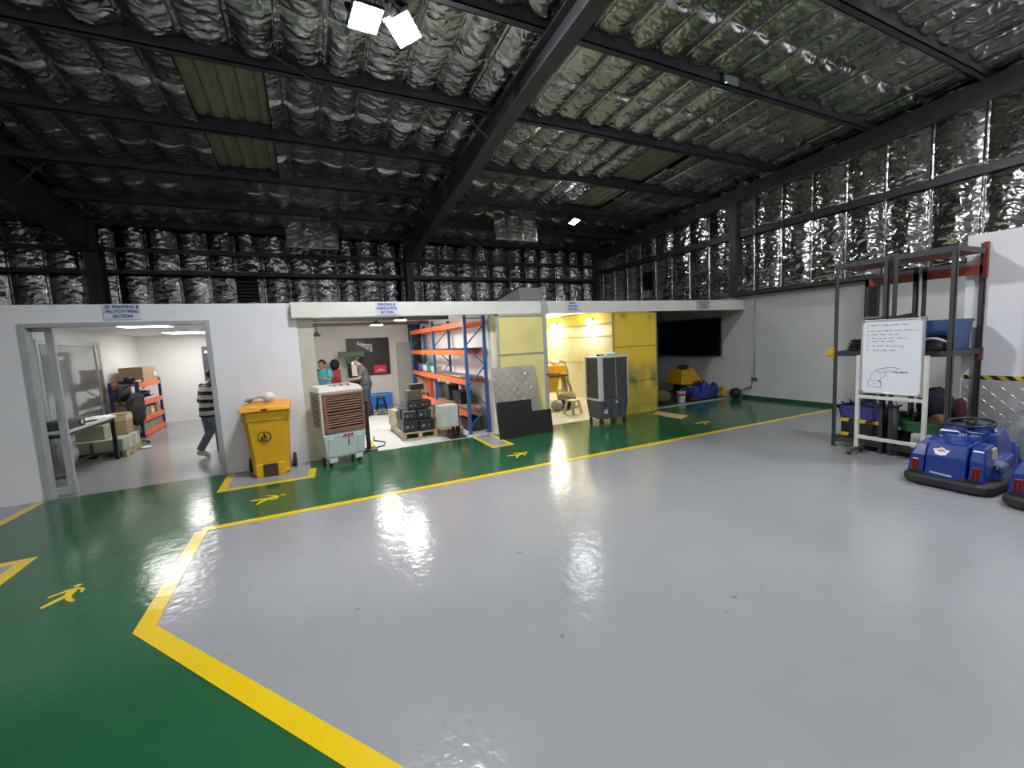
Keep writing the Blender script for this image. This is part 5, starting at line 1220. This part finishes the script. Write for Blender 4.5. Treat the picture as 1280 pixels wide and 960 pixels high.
mb = MB(); mb.box(-.105, .105, -.115, -.10, .12, .17); mb.build('apron', CP, t)

# ================================================================== THE DARK ALCOVE
t = thing('flat_screen', 'very large black screen mounted on the right wall of the dark alcove', 'screen', (9.16, 8.28, 1.46))
mb = MB(); mb.box(-.02, .02, -1.02, 1.02, -.475, .475); mb.build('screen_body', BLK, t, bevel=.006)
mb = MB(); mb.box(-.023, -.02, -.99, .99, -.445, .445); mb.build('screen_glass', mat('screen_black', (.004, .004, .005), .25), t)
mb = MB(); mb.box(.02, .088, -.3, .3, -.15, .15); mb.build('wall_bracket', BLACKM, t)
mb = MB(); mb.box(-.01, .02, -1.12, -1.01, -.52, -.46); mb.build('corner_bracket', ALUP, t)
bumper_car('yellow bumper car parked behind the dark blue one in the alcove', (7.0, 8.50, .0), -.08, CARY, False)
c_ = bumper_car('small dark blue bumper car at the front of the dark alcove', (7.95, 7.30, 0), -.03, CARB2, False); c_.scale = (.80, .80, .72)
mb = MB(); mb.box(0, .72, -.3, .3, .0, .30); 
t = thing('car_shell', 'big yellow car body shell raised on a crate under the black screen', 'car shell', (8.82, 8.02, .0))
mb = MB(); mb.hexa([(-.46, -.28, .30), (.36, -.30, .22), (.36, .32, .28), (-.46, .32, .32), (-.38, -.20, .66), (.02, -.2, .70), (.05, .22, .70), (-.36, .22, .68)]); mb.build('shell', CARY, t, bevel=.03)
mb = MB(); mb.box(-.2, .2, -.18, .25, 0, .34); mb.build('pedestal_crate', BLK, t)
mb = MB(); mb.ell((-.12, 0, .72), (.14, .13, .06), 14, 8, noise=.3, seed=3); mb.build('seat_pad', BLK, t)
t = thing('paint_bucket', 'white paint bucket with red band beside the dark blue bumper car', 'bucket', (7.72, 7.18, 0))
mb = MB(); mb.lathe([(.085, .002), (.088, .01), (.105, .235), (.112, .24), (.112, .255), (.104, .255)], n=24); mb.build('pail', LGREY, t)
mb = MB(); mb.lathe([(.100, .16), (.104, .165), (.107, .205), (.105, .21)], n=24); mb.build('red_band', REDP, t)
mb = MB(); mb.torus((0, 0, .24), .115, .004, (0, .8, .6)); mb.build('wire_handle', STBAR, t)
t = thing('yellow_ring', 'yellow rubber ring standing at the right end of the alcove pile', 'ring', (8.98, 7.06, .0))
mb = MB(); mb.torus((0, 0, .14), .11, .035, (.9, -.5, 0)); mb.build('ring_body', CARY, t)
t = thing('machine_part', 'black wheeled machine part with a lever in the alcove corner', 'machine part', (9.08, 6.80, .0))
mb = MB(); mb.ell((0, 0, .12), (.13, .13, .12), 14, 10, noise=.25, seed=8); mb.build('housing', BLK, t)
mb = MB(); mb.cyl((0, -.05, .16), (.12, -.32, .28), .012); mb.build('lever', BLACKM, t)
rag('blue_bag', 'small dark blue bag behind the yellow ring in the alcove', 'bag', (9.08, 7.40, 0), (.1, .1, .17), mat('bag_blue', (.012, .03, .12), .7), 71)
bx('plywood_offcut', 'narrow plywood offcut standing at the left edge of the alcove', 'board', (6.80, 7.5, .003), (.16, .02, .75), mat('ply', (.42, .26, .12), .7), .3, .001)
bx('dark_blue_board', 'dark blue board leaning left of the alcove entrance', 'panel', (6.72, 7.15, .003), (.16, .03, .42), mat('panel_blue', (.03, .04, .14), .5), .1, .002)
rag('olive_sack', 'dull olive sack on the floor at the left of the alcove', 'sack', (7.25, 7.35, .003), (.28, .2, .16), mat('olive_sack', (.12, .11, .06), .85, var=.3), 73)
t = thing('steel_trestle', 'dark steel trestle at the back of the alcove below the black screen', 'trestle', (7.6, 9.8, .003))
mb = MB(); mb.box(-.9, .9, -.02, .02, .80, .86); mb.build('top_rail', BLACKM, t)
for x in (-.8, .1, .8): mb = MB(); mb.bar((x, -.2, 0), (x, 0, .8), .04, .04); mb.bar((x, .2, 0), (x, 0, .8), .04, .04); mb.build('leg', BLACKM, t)
# ================================================================== PEOPLE
def skin(name, nodes, edges, m, parent, subd=2):
    keys = list(nodes); ix = {k: i for i, k in enumerate(keys)}
    me = bpy.data.meshes.new(name); me.from_pydata([nodes[k][0] for k in keys], [(ix[a], ix[b]) for a, b in edges], [])
    me.materials.append(m)
    o = bpy.data.objects.new(name, me); COL.objects.link(o); o.parent = parent
    md = o.modifiers.new('skin', 'SKIN'); md.use_smooth_shade = True
    for k in keys:
        v = me.skin_vertices[0].data[ix[k]]; r = nodes[k][1]; v.radius = (r, r) if not isinstance(r, tuple) else r; v.use_root = (ix[k] == 0)
    s = o.modifiers.new('smooth', 'SUBSURF'); s.levels = subd; s.render_levels = subd
    return o
def loft(mb, rings, n=18):
    """rings: (centre, half-depth x, half-width y[, tilt about y])"""
    V = []
    for r in rings:
        c, a, b = Vector(r[0]), r[1], r[2]; t = r[3] if len(r) > 3 else 0
        V.append([mb.bm.verts.new(c + Vector((a*math.cos(2*PI*k/n)*math.cos(t), b*math.sin(2*PI*k/n), -a*math.cos(2*PI*k/n)*math.sin(t)))) for k in range(n)])
    for A, B in zip(V, V[1:]):
        for k in range(n): mb._f([A[k], A[(k+1) % n], B[(k+1) % n], B[k]], True)
    mb._f(V[0][::-1]); mb._f(V[-1]); return mb
def limb(mb, pts, n=12):
    rings = []
    P = [Vector(p) for p, r in pts]
    for i, (p, r) in enumerate(pts):
        d = (P[min(i+1, len(P)-1)]-P[max(i-1, 0)]).normalized(); a = Vector((0, 1, 0)); x = d.cross(a).normalized(); y = d.cross(x)
        rings.append([mb.bm.verts.new(P[i]+(x*math.cos(2*PI*k/n)+y*math.sin(2*PI*k/n))*r) for k in range(n)])
    for A, B in zip(rings, rings[1:]):
        for k in range(n): mb._f([A[k], A[(k+1) % n], B[(k+1) % n], B[k]], True)
    mb._f(rings[0][::-1]); mb._f(rings[-1]); return mb
def lerp(a, b, t): return Vector(a).lerp(Vector(b), t)
def person(label, loc, rz, J, shirt, trousers, shoes, sleeve, hem, extra=None):
    t = thing('person', label, 'person', loc, rz)
    N = {'pelvis': (J['pelvis'], .10), 'waist': (J['waist'], .09), 'chest': (J['chest'], .105), 'neck': (J['neck'], .045), 'jaw': (J['jaw'], .058), 'skull': (J['skull'], .078), 'crown': (J['crown'], .055)}
    E_ = [('pelvis', 'waist'), ('waist', 'chest'), ('chest', 'neck'), ('neck', 'jaw'), ('jaw', 'skull'), ('skull', 'crown')]
    f = (Vector(J['face'])).normalized()      # where the face looks
    sk = Vector(J['skull'])
    N['nose'] = (tuple(lerp(J['jaw'], J['skull'], .55)+f*.088), .012); N['nose_root'] = (tuple(lerp(J['jaw'], J['skull'], .6)+f*.06), .02); E_ += [('skull', 'nose_root'), ('nose_root', 'nose')]
    for s, q in ((1, 'l'), (-1, 'r')):
        N['ear'+q] = (tuple(sk+Vector((-.01, s*.08, -.03))), .018); E_.append(('skull', 'ear'+q))
        N['sh'+q] = (J['sh'+q], .055); N['el'+q] = (J['el'+q], .038); N['wr'+q] = (J['wr'+q], .025)
        d = (Vector(J['wr'+q])-Vector(J['el'+q])).normalized()
        N['pa'+q] = (tuple(Vector(J['wr'+q])+d*.055), .026)
        E_ += [('chest', 'sh'+q), ('sh'+q, 'el'+q), ('el'+q, 'wr'+q), ('wr'+q, 'pa'+q)]
        side = Vector((0, s, 0)); up = d.cross(side).normalized()
        for k in range(4):
            o = side*(.021-.014*k); L = (.055, .066, .070, .058)[k]
            b = Vector(J['wr'+q])+d*.085+o; m = b+d*L*.55+up*(.010); e = b+d*L*.9+up*(.030)
            for nm, p, r in (('a', b, .0095), ('b', m, .0085), ('c', e, .007)): N['f%s%d%s' % (q, k, nm)] = (tuple(p), r)
            E_ += [('pa'+q, 'f%s%da' % (q, k)), ('f%s%da' % (q, k), 'f%s%db' % (q, k)), ('f%s%db' % (q, k), 'f%s%dc' % (q, k))]
        b = Vector(J['wr'+q])+d*.035-side*.03; N['t1'+q] = (tuple(b), .012); N['t2'+q] = (tuple(b+d*.035-side*.016+up*.01), .009); E_ += [('wr'+q, 't1'+q), ('t1'+q, 't2'+q)]
        N['hi'+q] = (J['hi'+q], .075); N['kn'+q] = (J['kn'+q], .052); N['an'+q] = (J['an'+q], .034); N['to'+q] = (J['to'+q], .03)
        E_ += [('pelvis', 'hi'+q), ('hi'+q, 'kn'+q), ('kn'+q, 'an'+q), ('an'+q, 'to'+q)]
    skin('body', N, E_, SKIN, t)
    # shirt
    P, W, C, K = (Vector(J[k]) for k in ('pelvis', 'waist', 'chest', 'neck'))
    ti = math.atan2(C.x-W.x, C.z-W.z)
    mb = MB(); top = lerp(C, K, .55)
    loft(mb, [((P.x, 0, hem), .125, .165), (tuple(lerp(P, W, .6)), .12, .15, ti*.5), (tuple(W), .115, .15, ti), (tuple(lerp(W, C, .6)), .12, .165, ti), (tuple(C), .12, .175, ti), (tuple(lerp(C, K, .35)), .10, .165, ti), (tuple(lerp(C, K, .7)), .07, .10, ti), (tuple(lerp(C, K, .9)), .055, .06, ti)])
    for q in 'lr':
        s, e, w = J['sh'+q], J['el'+q], J['wr'+q]
        pts = [(tuple(lerp(C, s, .55)), .075), (s, .072), (tuple(lerp(s, e, .5)), .062)]
        pts += [(tuple(lerp(s, e, .75)), .062)] if sleeve == 'short' else [(e, .055), (tuple(lerp(e, w, .5)), .048), (tuple(lerp(e, w, .92)), .042)]
        limb(mb, pts)
    mb.build('shirt', shirt, t)
    mb = MB(); loft(mb, [(tuple(Vector(J['hil']).lerp(Vector(J['hir']), .5)-Vector((0, 0, .07))), .10, .13), ((P.x, 0, P.z), .115, .15), ((P.x, 0, P.z+.10), .11, .145)])
    for q in 'lr': limb(mb, [(tuple(lerp(J['hi'+q], J['kn'+q], -.05)), .085), (tuple(lerp(J['hi'+q], J['kn'+q], .4)), .08), (J['kn'+q], .064), (tuple(lerp(J['kn'+q], J['an'+q], .5)), .058), (tuple(lerp(J['kn'+q], J['an'+q], .95)), .052)])
    mb.build('trousers', trousers, t)
    for q in 'lr':
        a, b = Vector(J['an'+q]), Vector(J['to'+q]); h = a.lerp(b, -.35); h.z = b.z+(a.z-b.z)*.55
        mb = MB(); limb(mb, [(tuple(h), .03), (tuple(a.lerp(b, .1)-Vector((0, 0, .012))), .048), (tuple(a.lerp(b, .6)), .044), (tuple(b+(b-a).normalized()*.01), .036), (tuple(b+(b-a).normalized()*.045), .018)]); mb.build('shoe', shoes, t, smooth=True)
    mb = MB(); c = Vector(J['skull'])-f*.018+Vector((0, 0, .018)); mb.ell(c, (.088, .086, .085), 18, 12, noise=.06, seed=2)
    for v in list(mb.bm.verts):
        if (v.co-Vector(J['skull'])).dot(f) > .042 and v.co.z < J['skull'][2]+.06: v.co -= f*.05
    mb.build('hair', HAIR, t, smooth=True)
    mb = MB()
    for s in (-1, 1): mb.ell(lerp(J['jaw'], J['skull'], .72)+f*.07+Vector((0, s*.028, 0)), (.01, .012, .009), 8, 6)
    mb.build('eyes', mat('eye_dark', (.03, .02, .02), .3), t)
    mb = MB(); mb.ell(lerp(J['jaw'], J['skull'], .22)+f*.062, (.012, .022, .006), 8, 6); mb.build('lips', mat('lips', (.25, .09, .07), .5), t)
    return t
STRIPE = stripe_mat('striped_jersey', (.012, .012, .014), (.58, .57, .53), .125, (0, 0, 1), .85, .48)
JEANS = mat('grey_jeans', (.14, .17, .20), .85, var=.25, scale=9)
J1 = dict(pelvis=(0, 0, .70), waist=(0, 0, .82), chest=(.03, 0, 1.05), neck=(.07, 0, 1.19), jaw=(.115, 0, 1.235), skull=(.125, 0, 1.30), crown=(.13, 0, 1.36), face=(1, 0, -.5),
    shl=(.02, .145, 1.12), ell=(-.03, .19, .90), wrl=(.10, .15, .78), shr=(.04, -.145, 1.12), elr=(.0, -.19, .90), wrr=(.14, -.13, .80),
    hil=(0, .075, .67), knl=(.0, .08, .37), anl=(-.16, .08, .115), tol=(-.06, .085, .04), hir=(0, -.075, .67), knr=(.09, -.08, .37), anr=(.08, -.08, .065), tor=(.20, -.085, .036))
person('person in a black and white striped jersey and jeans behind the doorway edge', (-1.49, 8.12, 0), .5, J1, STRIPE, JEANS, mat('pale_shoe', (.55, .53, .46), .6), 'long', .66)
J2 = dict(pelvis=(0, 0, .76), waist=(.02, 0, .87), chest=(.07, 0, 1.08), neck=(.13, 0, 1.23), jaw=(.19, 0, 1.265), skull=(.195, 0, 1.34), crown=(.195, 0, 1.40), face=(1, 0, -.45),
    shl=(.07, .155, 1.15), ell=(.12, .20, .93), wrl=(.30, .10, .90), shr=(.07, -.155, 1.15), elr=(.12, -.20, .93), wrr=(.30, -.10, .90),
    hil=(0, .08, .74), knl=(.03, .09, .40), anl=(-.02, .09, .07), tol=(.10, .10, .036), hir=(0, -.08, .74), knr=(.0, -.09, .40), anr=(-.06, -.09, .07), tor=(.06, -.10, .036))
w = person('person in dark grey shirt and white face mask bending over work', (1.19, 10.5, .003), PI-.15, J2, mat('worker_shirt', (.055, .057, .06), .85, var=.2), mat('worker_trousers', (.03, .034, .04), .85, var=.2), BLK, 'short', .76)
mb = MB(); mb.ell((.265, 0, 1.265), (.035, .05, .045), 14, 9); mb.build('face_mask', PAPER, w, smooth=True)
mb = MB(); mb.tube([(.26, .045, 1.28), (.19, .085, 1.32), (.12, .04, 1.33), (.12, -.04, 1.33), (.19, -.085, 1.32), (.26, -.045, 1.28)], .006, 6); mb.build('mask_strap', PAPER, w)
J3 = dict(J2, chest=(.03, 0, 1.04), waist=(.01, 0, .87), neck=(.05, 0, 1.18), jaw=(.09, 0, 1.215), skull=(.085, 0, 1.285), crown=(.08, 0, 1.345), face=(1, 0, -.2),
    shl=(.03, .15, 1.11), ell=(.07, .2, .90), wrl=(.22, .12, .95), shr=(.03, -.15, 1.11), elr=(.07, -.2, .90), wrr=(.22, -.12, .95))
person('person in a cyan shirt at the left end of the welding room', (.33, 11.15, .003), PI+.9, J3, mat('cyan_shirt', (.06, .33, .40), .8, var=.15), mat('dark_trousers', (.02, .025, .04), .85), BLK, 'short', .74)

# ================================================================== LAMPS
FLOOD = glow('flood_led', (.93, .96, 1.0), 290)
def flood(label, loc, rot, w=.28, h=.24, m=FLOOD, group='hall floodlights', arm=True):
    t = thing('floodlight', label, 'floodlight', loc, 0, group); t.rotation_euler = rot
    mb = MB(); mb.box(-w/2-.015, w/2+.015, -h/2-.015, h/2+.015, .004, .05)
    for k in range(7): mb.box(-w/2+.02+k*(w-.04)/6.2, -w/2+.026+k*(w-.04)/6.2, -h/2, h/2, .05, .075)
    mb.build('housing', BLACKM, t)
    mb = MB(); mb.box(-w/2, w/2, -h/2, h/2, -.002, .004); mb.build('lens', m, t)
    if arm:
        mb = MB(); mb.box(-w/2-.03, -w/2-.016, -.02, .02, 0, .12); mb.box(w/2+.016, w/2+.03, -.02, .02, 0, .12); mb.box(-w/2-.03, w/2+.03, -.02, .02, .115, .13); mb.build('bracket', BLACKM, t)
    return t
flood('bright floodlight left of the pair under the roof purlin', (.80, 4.62, zb(4.62)-.075), (math.radians(-20), math.radians(-8), .25))
flood('bright floodlight right of the pair under the roof purlin', (1.165, 4.60, zb(4.6)-.10), (math.radians(-16), math.radians(12), .85))
flood('small lit floodlight far away near the roof corner', (6.2, 9.05, 4.45), (math.radians(-24), 0, .3), .22, .18, glow('flood_led_far', (.95, .97, 1.0), 70))
for x, y in ((4.6, -.2), (-2.6, -1.6), (7.6, 1.0), (2.0, -4.6)):  # extra unseen floodlights, added to brighten the hall floor
    flood('added floodlight on a roof purlin out of view, brightening the hall', (x, y, zb(y)-.17), (0, 0, 0))
PANEL = glow('led_panel', (1.0, .98, .94), 8)
def panel(label, x, y, z, w, d, m=PANEL):
    t = thing('ceiling_light', label, 'ceiling light', (x, y, z), 0, 'room ceiling lights')
    mb = MB(); mb.box(-w/2-.015, w/2+.015, -d/2-.015, d/2+.015, -.012, .0); mb.build('light_frame', ALUP, t)
    mb = MB(); mb.box(-w/2, w/2, -d/2, d/2, -.016, -.010); mb.build('diffuser', m, t)
panel('large LED panel in the printing room ceiling nearest the doorway', -2.45, 9.15, 2.17, .65, .8)
panel('second LED panel in the printing room ceiling further back', -2.45, 12.1, 2.17, .7, .9)
panel('LED panel at the right end of the printing room ceiling', -1.05, 9.3, 2.17, .55, .7)
WL = glow('weld_lamp', (1.0, .98, .92), 165)
def round_lamp(label, x, y, z, r, m):
    t = thing('ceiling_light', label, 'ceiling light', (x, y, z), 0, 'room ceiling lights')
    mb = MB(); mb.lathe([(r+.02, 0), (r+.03, .03), (r*.6, .06), (.03, .08), (.03, .14)], n=24); mb.build('housing', DGREY, t)
    mb = MB(); mb.lathe([(r, -.006), (r, .004)], n=24); mb.build('diffuser', m, t)
round_lamp('round lamp under the welding room ceiling left of the racking', 1.36, 9.4, 2.08, .12, WL)
round_lamp('second round lamp under the welding room ceiling, nearer the opening', 1.63, 8.2, 2.10, .10, WL)
BL = glow('booth_lamp', (1.0, .95, .78), 190)
def wall_lamp(label, y, z):
    t = thing('wall_lamp', label, 'wall lamp', (6.42, y, z), 0, 'spray booth lamps')
    mb = MB(); mb.box(-.03, .02, -.13, .13, .0, .10); mb.box(.0, .08, -.03, .03, .02, .06); mb.build('housing', MGREY, t, bevel=.006)
    mb = MB(); mb.hexa([(-.05, -.12, -.03), (.02, -.12, -.03), (.02, .12, -.03), (-.05, .12, -.03), (-.04, -.12, .05), (-.03, -.12, .05), (-.03, .12, .05), (-.04, .12, .05)]); mb.build('lens', BL, t)
wall_lamp('glowing lamp on the yellow beam nearest the spray booth opening', 8.85, 1.99)
wall_lamp('glowing lamp on the yellow beam deep in the spray booth', 10.55, 1.97)
# emergency light on a purlin
t = thing('emergency_light', 'small white emergency light with green LED fixed to a roof purlin', 'emergency light', (5.45, 4.18, zb(4.2)+.02))
mb = MB(); mb.box(-.14, .14, -.03, .0, -.03, .07); mb.build('light_body', MGREY, t, bevel=.008)
mb = MB(); mb.cyl((-.10, -.02, -.034), (-.10, -.02, -.028), .012); mb.build('green_led', glow('green_led', (.1, 1, .3), 3), t)
# loose foil blankets hanging from the roof over two openings
for lb, x0, x1, y, zt, hgt, sd in (('crumpled foil blanket hanging from the roof left of the central column', -.22, .92, 11.0, zb(11)+.06, .64, 41), ('crumpled foil blanket hanging from the roof right of the central rafter', 4.12, 5.22, 9.2, zb(9.2)+.06, .74, 42)):
    o = foil('foil_blanket', (x0, y, zt-hgt), (1, 0, 0), (0, .12, 1), (0, -1, 0), np.arange(0, x1-x0+1e-4, .022), np.arange(0, hgt+1e-4, .022), [-.02, .35, .75, x1-x0+.02], [-.02, hgt+.02], .03, .03, sd, foil_mat('blanket_foil%d' % sd, (.36, .355, .33), .3, .5, 16), .0)
    del o['kind']; tag(o, lb, 'foil blanket', 'foil blankets hanging from the roof')
    sm = o.modifiers.new('thick', 'SOLIDIFY'); sm.thickness = .004

# ================================================================== WORLD, CAMERA, COLOUR
w = bpy.data.worlds.new('hall_world'); sc.world = w; w.use_nodes = True
w.node_tree.nodes['Background'].inputs[0].default_value = (.02, .022, .028, 1); w.node_tree.nodes['Background'].inputs[1].default_value = .3
cam = bpy.data.cameras.new('camera'); co = bpy.data.objects.new('camera', cam); COL.objects.link(co)
cam.sensor_width = 36; cam.sensor_fit = 'HORIZONTAL'; cam.lens = 532.685/1280*36; cam.clip_start = .05; cam.clip_end = 100
ya, pi_, ro = math.radians(25.34067), math.radians(-5.71167), math.radians(-2.82046)
f = Vector((math.sin(ya), math.cos(ya), 0)); r = Vector((math.cos(ya), -math.sin(ya), 0)); u = Vector((0, 0, 1))
f2 = f*math.cos(pi_)+u*math.sin(pi_); u2 = -f*math.sin(pi_)+u*math.cos(pi_)
r3 = r*math.cos(ro)+u2*math.sin(ro); u3 = -r*math.sin(ro)+u2*math.cos(ro)
M = Matrix(((r3.x, u3.x, -f2.x, 0), (r3.y, u3.y, -f2.y, 0), (r3.z, u3.z, -f2.z, 1.6), (0, 0, 0, 1)))
co.matrix_world = M
sc.camera = co
vs = sc.view_settings
sc.display_settings.display_device = 'sRGB'
vs.view_transform = 'Standard'; vs.look = 'None'; vs.gamma = 1; vs.use_curve_mapping = False; vs.exposure = 1.08
sc.cycles.use_denoising = True
sc.cycles.max_bounces = 8; sc.cycles.diffuse_bounces = 4; sc.cycles.glossy_bounces = 4
sc.cycles.sample_clamp_indirect = 8
sc.cycles.use_light_tree = True
